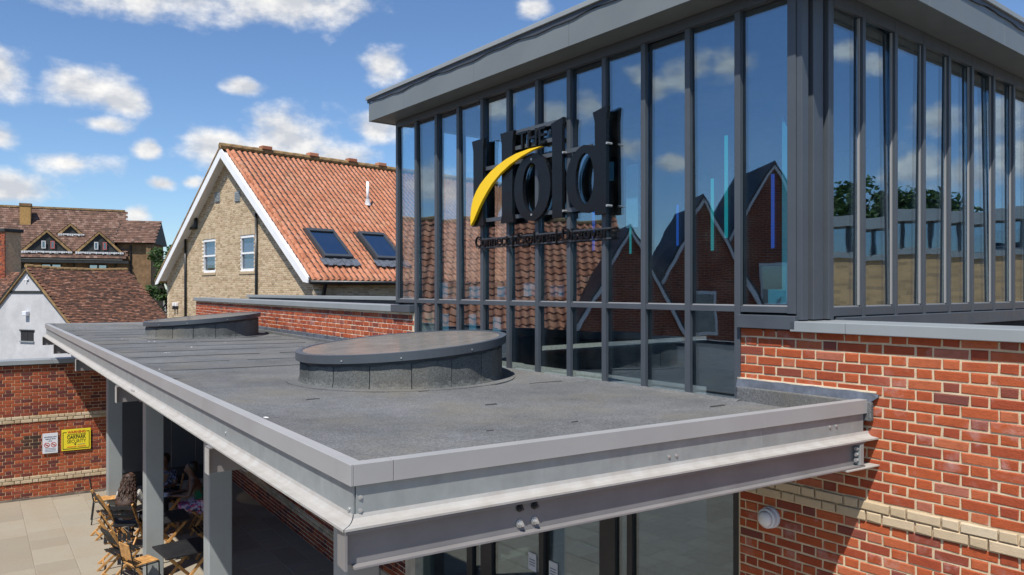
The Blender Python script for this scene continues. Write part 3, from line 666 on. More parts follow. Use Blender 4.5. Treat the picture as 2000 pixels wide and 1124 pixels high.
MB().tube([cc + nn * .03, cc + nn * .07, cc + nn * .075], [.078, .078, .07], 24).build('body', 'signw', bl, smooth=False)
MB().tube([cc + nn * .076, cc + nn * .10, cc + nn * .115, cc + nn * .12], [.062, .058, .04, .01], 24).build('lens', 'white', bl, smooth=True)

# ------------------------------------------------------------------ low parapet wall behind the canopy roof
pw = thing('parapet_wall', FP.p(6.5, .1, 0), 'low red brick parapet wall running behind the rooflights', 'wall')
one('mortar', 'mortar3', pw, FP, 0, 13.8, .006, .3, 0, H(-.325))
brick_wall(pw, FP, 0, 0, 13.8, 50, 59, lambda u, z: z < 4.37, lambda u, z: u, 'brick', maxn=300, phase=.03)
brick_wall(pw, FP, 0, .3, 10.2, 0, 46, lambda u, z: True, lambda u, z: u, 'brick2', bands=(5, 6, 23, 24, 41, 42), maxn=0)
one('coping', 'coping', pw, FP, .62, 7.2, -.06, .36, H(-.32), H(-.228), .005)
one('coping', 'coping', pw, FP, 7.203, 13.85, -.06, .36, H(-.32), H(-.228), .005)
one('coping_end', 'dark', pw, FP, .02, .615, -.075, .30, H(-.318), H(-.215), .005)
one('lead_flashing', 'lead', pw, FP, .25, 10.1, -.028, .0, H(-.875), H(-.80), .006)
one('return_wall', 'brownbrick', pw, FP, 13.5, 13.8, .31, 9, 0, H(-.325))
bp_ = thing('rear_parapet', FP.p(1.2, 4, 0), 'dark rear parapet with a thin grey coping left of the pavilion', 'wall')
_a, _b = FP.p(.1, 1.7, 0), FP.p(10.5, .55, 0); _d = (_b - _a).normalized(); Bk = Fr(_a[:2], (_d.x, _d.y), (-_d.y, _d.x) if -_d.y > 0 else (_d.y, -_d.x))
one('wall', 'dark', bp_, Bk, -.4, 10.3, 0, .25, 3.6, H(-.20)); one('coping', 'coping', bp_, Bk, -.4, 10.35, -.05, .3, H(-.20), H(-.135), .004)

# ------------------------------------------------------------------ entrance canopy
cn = thing('entrance_canopy', FC.p(8, 1.8, 0), 'long flat steel canopy with grey felt roof on square columns', 'canopy')
def right(u):       # v of the wall side at u
    return 3.844 + (3.59 - 3.844) * (u + .285) / 6.335 if u < 6.05 else 3.59 + (3.82 - 3.59) * (u - 6.05) / 10.07
def uu(f, v): uf = -.285 * v / 3.844; ub = 17.13 - 1.01 * v / 3.82; return uf + (ub - uf) * f
RL = [Vector((-1.15, 7.9)), Vector((-6.17, 15.0))]
RC = [(FC.ux.dot(c - FC.o), FC.uy.dot(c - FC.o)) for c in RL]
ZR = H(-.925)
def zfelt(u, v, f):
    e = min(v, 99) ; q = 0
    for dist in (v - .02, (f * 17) - .02, (1 - f) * 17 - .02): q = max(q, max(0, 1 - dist / .22))
    return ZR + .128 * q
def cell(mb, f0, f1, v0a, v1a, z, rh, nv=10, flat=None, v0fn=None):
    """roof cell between two cross lines, leaving round holes of radius rh"""
    nf = 8
    for i in range(nf):
        fa, fb = f0 + (f1 - f0) * i / nf, f0 + (f1 - f0) * (i + 1) / nf
        um = uu((fa + fb) / 2, 1.8)
        segs = []
        def ints(f):
            u_ = uu(f, 1.8); lo, hi = v0a, right(u_); out = [(lo, hi)]
            for (cu, cv) in RC:
                if abs(u_ - cu) < rh:
                    hw = math.sqrt(rh * rh - (u_ - cu) ** 2); out = [(lo, cv - hw), (cv + hw, hi)]
            return out
        ia, ib = ints(fa), ints(fb)
        if len(ia) != len(ib):
            if len(ia) == 1: m_ = [c for c in RC if abs(um - c[0]) < rh + .5][0][1]; ia = [(ia[0][0], m_), (m_, ia[0][1])]
            else: m_ = [c for c in RC if abs(um - c[0]) < rh + .5][0][1]; ib = [(ib[0][0], m_), (m_, ib[0][1])]
        for (a0, a1), (b0, b1) in zip(ia, ib):
            cuts = [0, .05, .11, .3, .6, .9, 1] if a0 < .05 else [0, .25, .5, .75, 1]
            for j in range(len(cuts) - 1):
                c0, c1 = cuts[j], cuts[j + 1]
                q = [(fa, a0 + (a1 - a0) * c0), (fa, a0 + (a1 - a0) * c1), (fb, b0 + (b1 - b0) * c1), (fb, b0 + (b1 - b0) * c0)]
                mb.add([FC.p(uu(f, v), v, flat if flat is not None else zfelt(uu(f, v), v, f) + z) for f, v in q], [(0, 1, 2, 3)])
def feltsheet(mb):
    """a sheet cut right through by a rooflight becomes two sheets"""
    side = []
    for f in mb.f:
        c = sum((mb.v[i] for i in f), Vector()) / len(f); q = Vector((c.x, c.y)) - FC.o; u_, v_ = FC.ux.dot(q), FC.uy.dot(q)
        side.append((u_, v_))
    rows = {}
    us = [u for u, v in side]; u0, u1 = min(us), max(us)
    cut = [c for c in RC if abs((u0 + u1) / 2 - c[0]) < .49]
    if not cut: return mb.build('felt_sheet', 'felt', cn, recalc=False)
    for sd in (0, 1):
        m2 = MB()
        for f, (u_, v_) in zip(mb.f, side):
            if (v_ > cut[0][1]) == bool(sd): m2.add([mb.v[i] for i in f], [tuple(range(len(f)))])
        if m2.v: m2.build('felt_sheet', 'felt', cn, recalc=False)
def seam(f, k):
    """bitumen line bleeding out along a lap"""
    rn = random.Random(k * 5); v = .06; mb = MB(); step = .055
    vm = 3.5; gap = 0
    while v < vm:
        u_ = uu(f, v)
        if any(math.hypot(u_ - c[0], v - c[1]) < 1.16 for c in RC) or v > right(u_) - .06: v += step; continue
        if gap > 0: gap -= 1; v += step; continue
        if rn.random() < (.05 if k > 5 else .3): gap = rn.randint(1, 5) if k > 5 else rn.randint(6, 34)
        w0 = rn.uniform(.003, .009) * (1.25 if k > 5 else .9); w1 = w0 * rn.uniform(.7, 1.3)
        a, b = uu(f, v) - .012 + .006 * math.sin(v * 5 + k), uu(f, v + step) - .012 + .006 * math.sin((v + step) * 5 + k)
        za = zfelt(a, v, f) + .0105; zb = zfelt(b, v + step, f) + .0105
        mb.add([FC.p(a - w0, v, za - .005), FC.p(a + w0, v, za + .003), FC.p(b + w1, v + step, zb + .003), FC.p(b - w1, v + step, zb - .005)], [(0, 1, 2, 3)])
        v += step
    if mb.v: tag(mb.build('lap_seam', 'bitumen', cn, recalc=False), kind='stuff')
NS = 17
bounds = [0]
for k in range(NS): bounds.append(bounds[-1] + (1 if k not in (0,) else 1.0))
bounds = [b / bounds[-1] for b in bounds]
for k in range(NS):
    mb = MB(); f0, f1 = bounds[k], bounds[k + 1] + (.0045 if k < NS - 1 else 0)
    cell(mb, f0, f1, .015, 3.8, 0, .98)
    # each sheet laps over the next: its near edge lies a little higher
    for q in mb.v:
        u_ = FC.ux.dot(Vector((q.x, q.y)) - FC.o); v_ = FC.uy.dot(Vector((q.x, q.y)) - FC.o)
        fq = (u_ - uu(0, v_)) / (uu(1, v_) - uu(0, v_)); w_ = (fq - f0) / (f1 - f0)
        q.z += .007 * w_ + .002 * math.sin(v_ * 7 + k * 2.1) * (w_ > .8)
    # turned-down lap edge
    n0 = len(mb.v)
    vs = [v_ for v_ in mb.v]; edge = sorted({(round(q.x, 4), round(q.y, 4), round(q.z, 4)) for q in vs if abs(((FC.ux.dot(Vector((q.x, q.y)) - FC.o) - uu(0, FC.uy.dot(Vector((q.x, q.y)) - FC.o))) / (uu(1, FC.uy.dot(Vector((q.x, q.y)) - FC.o)) - uu(0, FC.uy.dot(Vector((q.x, q.y)) - FC.o)))) - f0) < 1e-4})
    feltsheet(mb)
    if k: seam(f0, k)
mb = MB()
for k in range(NS): cell(mb, bounds[k], bounds[k + 1], .05, 3.8, 0, .95, flat=H(-1.06))
mb.build('deck_soffit', 'soffit', cn, recalc=False)
for side in (1,):
    one('wall_upstand', 'felt', cn, FA, 2.62, 3.745, 5.29, 5.33, H(-.94), H(-.80), .01)
    one('wall_upstand', 'felt', cn, FP, .3, 10.05, -.05, .0, H(-.94), H(-.865), .01)
    # sloped fillet along the glass
    MB().prism([FA.p(3.70, 5.20, H(-.925)), FA.p(3.70, 5.27, H(-.925)), FA.p(3.70, 5.27, H(-.90))], FA.p(9.0, 0, 0) - FA.p(3.70, 0, 0)).build('felt_fillet', 'felt', cn)
# frames along the two free edges
FF = Fr(P1, E2, (-E2[1], E2[0]))                       # front edge: u to the wall, v inwards(left turn)
FE = FC                                                 # long edge: u away, v inwards
def clipwall(s): return s
def edge_run(fr, a0, a1, v0, v1, z0, z1, name, m, bevel=.0, miter=None):
    return MB().box(fr, a0, a1, v0, v1, z0, z1).build(name, m, cn, bevel)
# fascia trim, in lengths with hairline joints
for a0, a1 in ((-.0, .19), (.1925, 2.66), (2.6625, 5.66), (5.6625, 8.66), (8.6625, 11.66), (11.6625, 14.66), (14.6625, 17.13)):
    mb = MB().box(FE, a0, a1, -.002, .012, H(-.882), H(-.785)).box(FE, a0 if a0 > .1 else .07, a1, .0125, .07, H(-.796), H(-.786))
    mb.build('fascia_trim', 'trim', cn, .0015)
for a0, a1 in ((.013, .202), (.2045, 2.73), (2.7325, 3.82)):
    mb = MB().box(FF, a0, a1, -.002, .012, H(-.882), H(-.785)).box(FF, a0 + (.06 if a0 < .1 else 0), a1, .0125, .07, H(-.796), H(-.786))
    mb.build('fascia_trim', 'trim', cn, .0015)
one('trim_corner', 'trim', cn, FC, .001, .0695, .013, .085, H(-.797), H(-.787))
mb = MB().box(Fr(FC.p(17.13, 0, 0)[:2], (.946, .324), (.324, -.946)), .0, 4.0, -.002, .012, H(-.882), H(-.785)); mb.build('fascia_trim', 'trim', cn, .0015)
# galvanised channel behind and below the trim
for fr, a0, cuts in ((FE, .02, (.022, 5.2, 11.2, 17.05)), (FF, .03, (.03, 2.74, 3.80))):
    for q0, q1 in zip(cuts[:-1], cuts[1:]):
        MB().box(fr, q0, q1 - .002, .018, .028, H(-1.05), H(-.80)).build('channel_web', 'galv', cn)
def lip(fr, a0, a1, m0):
    """bottom flange of the channel, mitred at the corner, with a curved root"""
    prof = [(.0175, H(-1.012)), (.012, H(-1.03)), (.0, H(-1.043)), (-.018, H(-1.049)), (-.059, H(-1.051)), (-.059, H(-1.062)), (.0175, H(-1.062))]
    mb = MB(); n = len(prof)
    mb.add([fr.p(a0 + m0 * v, v, z) for v, z in prof] + [fr.p(a1, v, z) for v, z in prof], [tuple(range(n)), tuple(range(n, 2 * n))[::-1]] + [(i, (i + 1) % n, n + (i + 1) % n, n + i) for i in range(n)])
    return mb.build('channel_flange', 'flange', cn)
lip(FE, .002, 17.05, .93); lip(FF, .004, 3.86, .93)
# lower beams
def ibeam(fr, a0, a1, vc, z0, z1, name, cut=.0, bw=.10):
    mb = MB().box(fr, a0, a1, vc - .006, vc + .006, z0 + .012, z1 - .012)
    mb.box(fr, a0 + cut, a1, vc - bw / 2, vc + bw / 2, z0, z0 + .012); mb.box(fr, a0 - .005, a1, vc - bw / 2, vc + bw / 2, z1 - .012, z1)
    return mb.build(name, 'beam', cn, .0015)
b1 = ibeam(FF, -.03, 3.72, .0, H(-1.24), H(-1.066), 'beam', .03)
one('end_plate', 'beam', cn, FF, -.045, -.034, -.052, .052, H(-1.238), H(-1.068))
one('wall_plate', 'galv', cn, FF, 3.66, 3.70, -.052, -.007, H(-1.226), H(-1.079), .002)
one('wall_plate', 'flange', cn, FF, 3.50, 3.88, -.065, .06, H(-1.253), H(-1.242), .002)
for s, z, m_ in ((.885, -1.108, 'boltd'), (.975, -1.108, 'boltd'), (.885, -1.188, 'bolt'), (.975, -1.188, 'bolt')):
    p0 = FF.p(s, -.0065, H(z)); dn = FF.p(s, -1, H(z)) - FF.p(s, 0, H(z))
    MB().tube([p0, p0 + dn * .005], .021, 14).tube([p0 + dn * .0052, p0 + dn * .020], .0155, 6).tube([p0 + dn * .0202, p0 + dn * .034], .0085, 10).build('bolt', m_, cn)
for z in (-1.11, -1.15, -1.19):
    p0 = FF.p(3.655, -.03, H(z)); dn = FF.p(-1, 0, 0) - FF.p(0, 0, 0)
    MB().tube([p0, p0 + dn * .02], .014, 6).build('bolt', 'bolt', cn)
for fr, lst in ((FF, ((.05, -.94), (.05, -1.0), (1.93, -.975), (1.99, -.975), (3.42, -.945), (3.49, -.945))), (FE, ((.06, -1.0), (2.1, -.97)))):
    for s, z in lst:
        p0 = fr.p(s, .0175, H(z)); dn = fr.p(s, -1, H(z)) - fr.p(s, 0, H(z))
        MB().tube([p0, p0 + dn * .004], .011, 12).tube([p0 + dn * .0042, p0 + dn * .008], .005, 8).build('rivet', 'bolt', cn)
for s in (2.2, 6.15, 10.1, 13.9, 16.7):
    fr = Fr(FC.p(s, 0, 0)[:2], E1n, E1); a1 = right(s) - .08
    mb = MB().box(fr, -.075, a1, -.006, .006, H(-1.25), H(-1.078)).box(fr, .16, a1, -.05, .05, H(-1.262), H(-1.2502)).box(fr, -.08, a1, -.05, .05, H(-1.0775), H(-1.066))
    mb.build('cross_beam', 'flange' if s > 20 else 'beam', cn, .0015)
    one('bracket_plate', 'flange', cn, fr, -.082, -.0765, -.05, .05, H(-1.25), H(-1.078))
for s in (2.25, 6.25, 10.2, 14.3):
    c0 = FC.p(s, 1.03, 0); fr = Fr(c0[:2], E1, E1n)
    one('column', 'column', cn, fr, -.13, .13, -.135, .135, .0, H(-1.263), .012)
    one('column_plate', 'column', cn, fr, -.12, .12, -.12, .12, H(-1.262), H(-1.25))
# loose bits lying on the flange
tw1 = MB().bar(FE.p(5.35, -.028, H(-1.042)), FE.p(5.52, -.022, H(-1.040)), .012).bar(FE.p(5.42, -.04, H(-1.042)), FE.p(5.46, -.008, H(-1.041)), .01).build('twig', 'flange'); tag(tw1, 'pale twig lying on the canopy flange', 'twig')

# ------------------------------------------------------------------ rooflights
def rooflight(c, label):
    rl = thing('rooflight', (c.x, c.y, ZR), label, 'rooflight', 'round rooflights on the canopy')
    gx, gy = .067, .034
    top = lambda x, y, dz=0: H(-.545) + gx * x + gy * y + dz
    K = 96
    def ring(r0, r1, zf0, zf1, name, m, k0=0, k1=K, parent=rl, wob=0, smooth=True, close=False):
        """wall between two radii; zf give heights at bottom and top"""
        mb = MB(); pts = []
        for i in range(k0, k1 + 1):
            a = 2 * math.pi * i / K; x, y = math.cos(a), math.sin(a)
            wv = wob * (math.sin(i * 1.7) + .6 * math.sin(i * .61 + 1))
            pts.append([(c.x + x * r1, c.y + y * r1, zf0(x * r1, y * r1)), (c.x + x * (r1 + .0), c.y + y * r1, zf1(x * r1, y * r1) + wv), (c.x + x * r0, c.y + y * r0, zf1(x * r0, y * r0) + wv), (c.x + x * r0, c.y + y * r0, zf0(x * r0, y * r0))])
        n = len(pts)
        for i in range(n - 1):
            mb.add([*pts[i], *pts[i + 1]], [(0, 4, 5, 1), (1, 5, 6, 2), (2, 6, 7, 3), (3, 7, 4, 0)])
        if k1 - k0 < K: mb.add(pts[0], [(0, 1, 2, 3)]); mb.add(pts[-1], [(3, 2, 1, 0)])
        return mb.build(name, m, parent, recalc=True)
    ring(.95, 1.03, lambda x, y: H(-1.07), lambda x, y: top(x, y, -.085), 'upstand', 'darktrim')
    np_ = 17
    for i in range(np_):
        a0 = 2 * math.pi * (i + .35) / np_ + .0042; a1 = 2 * math.pi * (i + 1.35) / np_ - .0042 + random.uniform(-.004, .004); ex = random.uniform(0, .006); ph = random.uniform(0, 6)
        mb = MB(); nseg = 14; P_ = []
        for q in range(nseg + 1):
            a = a0 + (a1 - a0) * q / nseg; f = q / nseg; x, y = math.cos(a), math.sin(a)
            bulge = ex + .004 * math.sin(f * 3.1416) + .002 * math.sin(f * 9 + ph)
            tz = top(x * 1.04, y * 1.04, -.108) - .012 + .016 * max(0., math.sin(f * 3.1415)) ** .6 + .003 * math.sin(f * 13 + ph)
            bz = ZR + .004 + .004 * math.sin(f * 11 + ph) + .003 * math.sin(f * 23)
            hs_ = [(1.034 + bulge * .5, tz), (1.040 + bulge, tz - .012), (1.041 + bulge, bz + .06), (1.046 + bulge + .004 * math.sin(f * 17 + ph), bz + .03), (1.058 + bulge, bz), (1.031, bz), (1.031, tz)]
            P_.append([(c.x + x * r_, c.y + y * r_, z_) for r_, z_ in hs_])
        n_ = 7
        for q in range(nseg): mb.add(P_[q] + P_[q + 1], [(k, (k + 1) % n_, n_ + (k + 1) % n_, n_ + k) for k in range(n_)])
        mb.add(P_[0], [tuple(range(n_))]); mb.add(P_[-1], [tuple(range(n_))[::-1]])
        mb.build('felt_panel', 'feltd', rl)
    ring(1.062, 1.18, lambda x, y: ZR - .003, lambda x, y: ZR + .013, 'felt_collar', 'felt')
    ring(1.035, 1.088, lambda x, y: top(x, y, -.078), lambda x, y: top(x, y, 0), 'rim', 'dark')
    ring(1.018, 1.034, lambda x, y: top(x, y, -.05), lambda x, y: top(x, y, -.002), 'seal', 'dark')
    mb = MB(); pts = [(c.x + 1.017 * math.cos(2 * math.pi * i / K), c.y + 1.017 * math.sin(2 * math.pi * i / K)) for i in range(K)]
    up = [(x, y, top(x - c.x, y - c.y, -.004)) for x, y in pts]; lo = [(x, y, z - .02) for x, y, z in up]
    mb.add(up + lo, [tuple(range(K)), tuple(range(K, 2 * K))[::-1]] + [(i, (i + 1) % K, K + (i + 1) % K, K + i) for i in range(K)])
    mb.build('glazing', 'glassroof', rl)
    for i in (14, 30, 50, 66, 74, 84):
        a = 2 * math.pi * i / K; p = Vector((c.x + 1.088 * math.cos(a), c.y + 1.088 * math.sin(a), top(1.088 * math.cos(a), 1.088 * math.sin(a), -.05))); q = Vector((math.cos(a), math.sin(a), 0))
        MB().tube([p, p + q * .006], .008, 8).build('screw', 'bolt', rl)
rooflight(RL[0], 'round felt-sided rooflight with sloping top nearest the camera')
rooflight(RL[1], 'round felt-sided rooflight at the far end of the canopy')
# bird droppings / grit on the roof
rn = random.Random(11); pts = [(2.2, .3), (2.45, .25), (8.6, .9), (9.5, 1.5), (11.2, 1.2), (12.3, .9), (10.2, 2.2), (13.5, 1.6), (6.2, .35), (4.9, .3), (3.3, .22), (14.6, 2.6), (.4, .16), (11.6, 2.7)]
mb = MB()
for u_, v_ in pts:
    for k in range(rn.randint(1, 3)):
        r_ = rn.uniform(.008, .022); cx, cy = u_ + rn.uniform(-.05, .05), v_ + rn.uniform(-.05, .05)
        f_ = (cx - uu(0, cy)) / (uu(1, cy) - uu(0, cy)); z_ = zfelt(cx, cy, f_) + .011
        mb.add([FC.p(cx + r_ * math.cos(a_) * rn.uniform(.6, 1), cy + r_ * math.sin(a_) * rn.uniform(.6, 1), z_ + .002) for a_ in [q * .785 for q in range(8)]] + [FC.p(cx, cy, z_ + .006)], [(i, (i + 1) % 8, 8) for i in range(8)])
tag(mb.build('droppings', 'white', None), 'scattered white bird droppings on the felt roof', 'droppings', kind='stuff')

# ------------------------------------------------------------------ far courtyard wall
lw = thing('courtyard_wall', FL.p(1.5, .2, 0), 'red brick courtyard wall with two buff bands at the left', 'wall')
one('mortar', 'mortar2', lw, FL, -9, 2.35, .007, .36, 0, 3.0)
one('plinth', 'grime', lw, FL, -9, 2.3, -.025, .006, 0, .045)
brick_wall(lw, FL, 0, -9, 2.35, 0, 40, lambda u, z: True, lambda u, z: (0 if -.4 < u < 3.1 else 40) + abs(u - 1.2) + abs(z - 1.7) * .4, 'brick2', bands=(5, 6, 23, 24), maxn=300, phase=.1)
one('coping', 'coping', lw, FL, -9, 1.0, -.07, .42, 3.025, 3.125, .006); one('coping', 'coping', lw, FL, 1.003, 2.35, -.07, .42, 3.025, 3.125, .006)
one('painted_shadow_strip', 'room', lw, FL, -9, 2.35, .01, .3, 3.0, 3.03)  # near-black strip painted in as the shadow under the coping
dp = thing('steel_screen', FL.p(3.8, .2, 0), 'dark grey steel screen under the far end of the canopy', 'screen')
for k in range(5): one('sheet', 'darktrim', dp, FL, 2.36 + k * .55, 2.36 + k * .55 + .545, .02, .07, .35, 3.58, .003)
one('kick_plate', 'room', dp, FL, 2.36, 5.10, .03, .08, 0, .345)
# signs on it
def onwall(name, u0, u1, z0, z1, m, label, cat, th=.012):
    t = thing(name, FL.p((u0 + u1) / 2, -.03, z0), label, cat); one('board', m, t, FL, u0, u1, -.036 - th + .012, -.02, z0, z1, .002); return t
UX = E2
class Sheet:
    """writing on a board: positions as shares of its width and height"""
    def __init__(s, o, u0, u1, z0, z1): s.o, s.u0, s.w, s.z0, s.h = o, u0, u1 - u0, z0, z1 - z0
    def txt(s, body, m, x, y, hh, ww, bold=0): return text('lettering', body, m, s.o, FL.p(s.u0 + x * s.w, -.0385, s.z0 + y * s.h), UX, hh * s.h, .002, ww * s.w, bold)
    def bar(s, name, m, x0, x1, y0, y1): return one(name, m, s.o, FL, s.u0 + x0 * s.w, s.u0 + x1 * s.w, -.0405, -.0365, s.z0 + y0 * s.h, s.z0 + y1 * s.h)
ws = onwall('warning_sign', 1.157, 1.737, 1.02, 1.50, 'signy', 'yellow security warning sign on the brick wall', 'sign')
S = Sheet(ws, 1.157, 1.737, 1.02, 1.50)
S.txt('WARNING', 'inkr', .20, .81, .115, .62, .025); S.txt('OAKPARK', 'ink', .19, .54, .18, .64, .015); S.txt('SECURITY', 'ink', .19, .35, .15, .64, -.006)
for b in ((.04, .058, .07, .88), (.935, .953, .07, .88), (.06, .933, .07, .09), (.06, .17, .86, .88), (.85, .933, .86, .88), (.19, .83, .755, .763)): S.bar('border', 'ink', *b)
for b in ((.18, .50, .15, .19), (.54, .83, .15, .19)): S.bar('print', 'inko', *b)
S.bar('print', 'ingr', .54, .80, .26, .275)
e_ = [FL.p(S.u0 + x * S.w, -.0365, S.z0 + y * S.h) for x, y in ((.42, .31), (.50, .31), (.46, .22))]
MB().prism(e_, FL.p(0, -.0405, 0) - FL.p(0, -.0365, 0)).build('emblem', 'ink', ws)
wn = onwall('notice', .79, 1.086, 1.0, 1.45, 'signw', 'white no smoking notice left of the yellow sign', 'sign')
S = Sheet(wn, .79, 1.086, 1.0, 1.45)
S.txt('smoking and', 'ingr', .10, .80, .06, .80, .03); S.txt('vapour free', 'ingr', .16, .70, .06, .68, .03); S.txt('site', 'ingr', .38, .60, .05, .24, .02)
for cx in (.28, .72):
    mb = MB(); K = 24; cu, cz = S.u0 + cx * S.w, S.z0 + .42 * S.h
    for i in range(K):
        a0, a1 = 2 * math.pi * i / K, 2 * math.pi * (i + 1) / K
        mb.add([FL.p(cu + r_ * math.cos(a_), -.039, cz + r_ * math.sin(a_)) for a_, r_ in ((a0, .042), (a1, .042), (a1, .055), (a0, .055))], [(0, 1, 2, 3)])
    mb.add([FL.p(cu + x, -.0412, cz + z) for x, z in ((-.034, .026), (-.026, .034), (.034, -.026), (.026, -.034))], [(0, 1, 2, 3)])
    mb.build('symbol', 'inkr', wn); S.bar('symbol', 'ink', cx - .08, cx + .08, .405, .43)
for y in (.10, .17, .24): S.bar('print', 'ingr', .15, .85, y, y + .012)
# sooty bricks left of the notices
M['soot'] = piece_mat('sooty_brick', [(0, (.045, .026, .022)), (.5, (.075, .036, .024)), (1, (.11, .05, .03))], False, 0)
for o in lw.children:
    if o.name.startswith('brick') and o.data.name.startswith('brick'):
        p = WP[o.name]; u_ = FL.ux.dot(Vector((p.x, p.y)) - FL.o)
        if .22 < u_ < .68 and 1.12 < p.z < 1.42 and o.material_slots: o.material_slots[0].link = 'OBJECT'; o.material_slots[0].material = M['soot']

# ------------------------------------------------------------------ gabled house with pantile roof
FH = Fr((-6.718, 25.284), (-.7101, .7041), (.7041, .7101))     # u along the gable, v along the ridge
hs = thing('gabled_house', FH.p(7, 8, 0), 'buff brick gabled house with orange pantile roof and white bargeboards', 'house')
GW, AP, SL = 12.7, 6.25, .79
zr = lambda u: H(.68) + SL * min(u, (GW - u) * AP / (GW - AP))
VL = 16.0
WINS = [(7.60, 8.85), (4.18, 5.42)]
def in_gable(u, z):
    if not (.05 < u < GW - .05) or z > zr(u) - .26: return False
    for a, b in WINS:
        if a - .02 < u < b + .02 and H(.62) < z < H(2.36): return False
    return True
def holed(fr, v0, v1, pts, holes, name, m, parent):
    from mathutils.geometry import tessellate_polygon
    loops = [[Vector((u, z, 0)) for u, z in l] for l in [pts] + holes]; flat = [q for l in loops for q in l]; n = len(flat); tris = tessellate_polygon(loops)
    mb = MB().add([fr.p(q.x, v0, q.y) for q in flat] + [fr.p(q.x, v1, q.y) for q in flat], [tuple(t) for t in tris] + [tuple(i + n for i in t)[::-1] for t in tris]); off = 0
    for l in loops:
        k = len(l); mb.f += [(off + i, off + (i + 1) % k, n + off + (i + 1) % k, n + off + i) for i in range(k)]; off += k
    return mb.build(name, m, parent)
holed(FH, .008, .30, [(0, 0), (GW, 0), (GW, zr(0) - .15), (AP, zr(AP) - .15), (0, zr(0) - .15)], [[(a, H(.70)), (a, H(2.08)), (b, H(2.08)), (b, H(.70))] for a, b in WINS], 'gable_wall', 'mortar3', hs)
M['gault'] = M['gault_s']
brick_wall(hs, FH, 0, 0, GW, 38, 140, in_gable, lambda u, z: u, 'gault', bandm='gault', maxn=0, bonds='stretch', stuffname='brick_run')
one('side_wall', 'mortar3', hs, FH, .012, .3, .31, VL, 0, H(.55))
FHs = Fr(FH.p(0, 0, 0)[:2], FH.uy[:], FH.ux[:])
brick_wall(hs, FHs, 0, .05, VL, 50, 68, lambda u, z: True, lambda u, z: u, 'gault', bandm='gault', maxn=0, bonds='stretch')
one('side_wall', 'mortar3', hs, FH, GW - .3, GW - .012, .31, VL, 0, H(.55))
# soldier courses and sills, sash windows
for a, b in WINS:
    k = a - .06
    while k < b + .06: one('head_brick', 'buff', hs, FH, k, k + .066, -.004, .02, H(2.10), H(2.345)); k += .078
    wn_ = thing_part = MB().box(FH, a, a + .09, .02, .10, H(.70), H(2.08)).box(FH, b - .09, b, .02, .10, H(.70), H(2.08)).box(FH, a + .09, b - .09, .02, .10, H(1.98), H(2.08)).box(FH, a + .09, b - .09, .02, .10, H(.70), H(.80)).build('window', 'white', hs, .006)
    one('sill', 'buff', wn_, FH, a - .05, b + .05, -.03, .1, H(.60), H(.695))
    one('meeting_rail', 'white', wn_, FH, a + .09, b - .09, .03, .09, H(1.36), H(1.43), .004)
    one('pane', 'glasswin', wn_, FH, a + .09, b - .09, .075, .085, H(1.43), H(1.98)); one('pane', 'glasswin', wn_, FH, a + .09, b - .09, .095, .105, H(.80), H(1.36))
    low = .80 if a < 5 else 1.02
    one('blind', 'blind', wn_, FH, a + .1, b - .1, .13, .14, H(low), H(1.98)); one('reveal', 'room', wn_, FH, a, b, .295, .32, H(.7), H(2.08))
for a, b, z0, z1 in ((7.15, 7.59, 3.55, 3.95), (5.35, 5.79, 3.42, 3.82)):
    vt = one('vent', 'coping', hs, FH, a, b, -.03, .01, H(z0), H(z1))
    for k in range(6): z = H(z0 + .03 + k * (z1 - z0 - .06) / 6); one('louvre', 'galv', vt, FH, a + .03, b - .03, -.05, -.031, z, z + .035)
for u, z1 in ((10.47, 2.5), (3.92, 2.85)):
    MB().tube([FH.p(u, -.07, H(-3)), FH.p(u, -.07, H(z1))], .05, 8).build('downpipe', 'pipe', hs, smooth=True)
MB().bar(FH.p(10.53, -.07, H(2.62)), FH.p(9.32, -.07, H(2.62)), .10).bar(FH.p(9.37, -.07, H(2.62)), FH.p(9.37, -.07, H(3.45)), .10).build('downpipe', 'pipe', hs)
for u in (11.75, 11.45):
    lm = MB().box(FH, u - .07, u + .07, -.12, 0, H(-.74), H(-.58)).build('wall_lamp', 'white', hs, .02)
    MB().tube([FH.p(u, -.07, H(-.745)), FH.p(u, -.09, H(-.88))], [.05, .065], 8).build('lamp_shade', 'pipe', lm)
# bargeboards
for sgn in (0, 1):
    ue = 0 if not sgn else GW; sg_ = -1 if not sgn else 1
    pts = [FH.p(ue + sg_ * .36, -.40, zr(0) - .34), FH.p(AP, -.40, zr(AP) - .06), FH.p(AP, -.40, zr(AP) - .44), FH.p(ue + sg_ * .05, -.40, zr(0) - .42), FH.p(ue + sg_ * .36, -.40, zr(0) - .46)]
    MB().prism(pts, FH.p(0, .04, 0) - FH.p(0, 0, 0)).build('bargeboard', 'white', hs)
    pts = [FH.p(ue + sg_ * .1, -.355, zr(0) - .26), FH.p(AP, -.355, zr(AP) - .18), FH.p(AP, -.355, zr(AP) - .22), FH.p(ue + sg_ * .1, -.355, zr(0) - .30)]
    MB().prism(pts, FH.p(0, .36, 0) - FH.p(0, 0, 0)).build('verge_soffit', 'white', hs)
MB().tube([FH.p(-.36, -.3, H(.24)), FH.p(-.36, VL, H(.24))], .075, 10).build('gutter', 'pipe', hs, smooth=True)
MB().bar(FH.p(-.32, .3, H(.2)), FH.p(-.06, .3, H(-.55)), .09).bar(FH.p(-.06, .3, H(-.5)), FH.p(-.06, .3, H(-3)), .09).build('downpipe', 'pipe', hs)
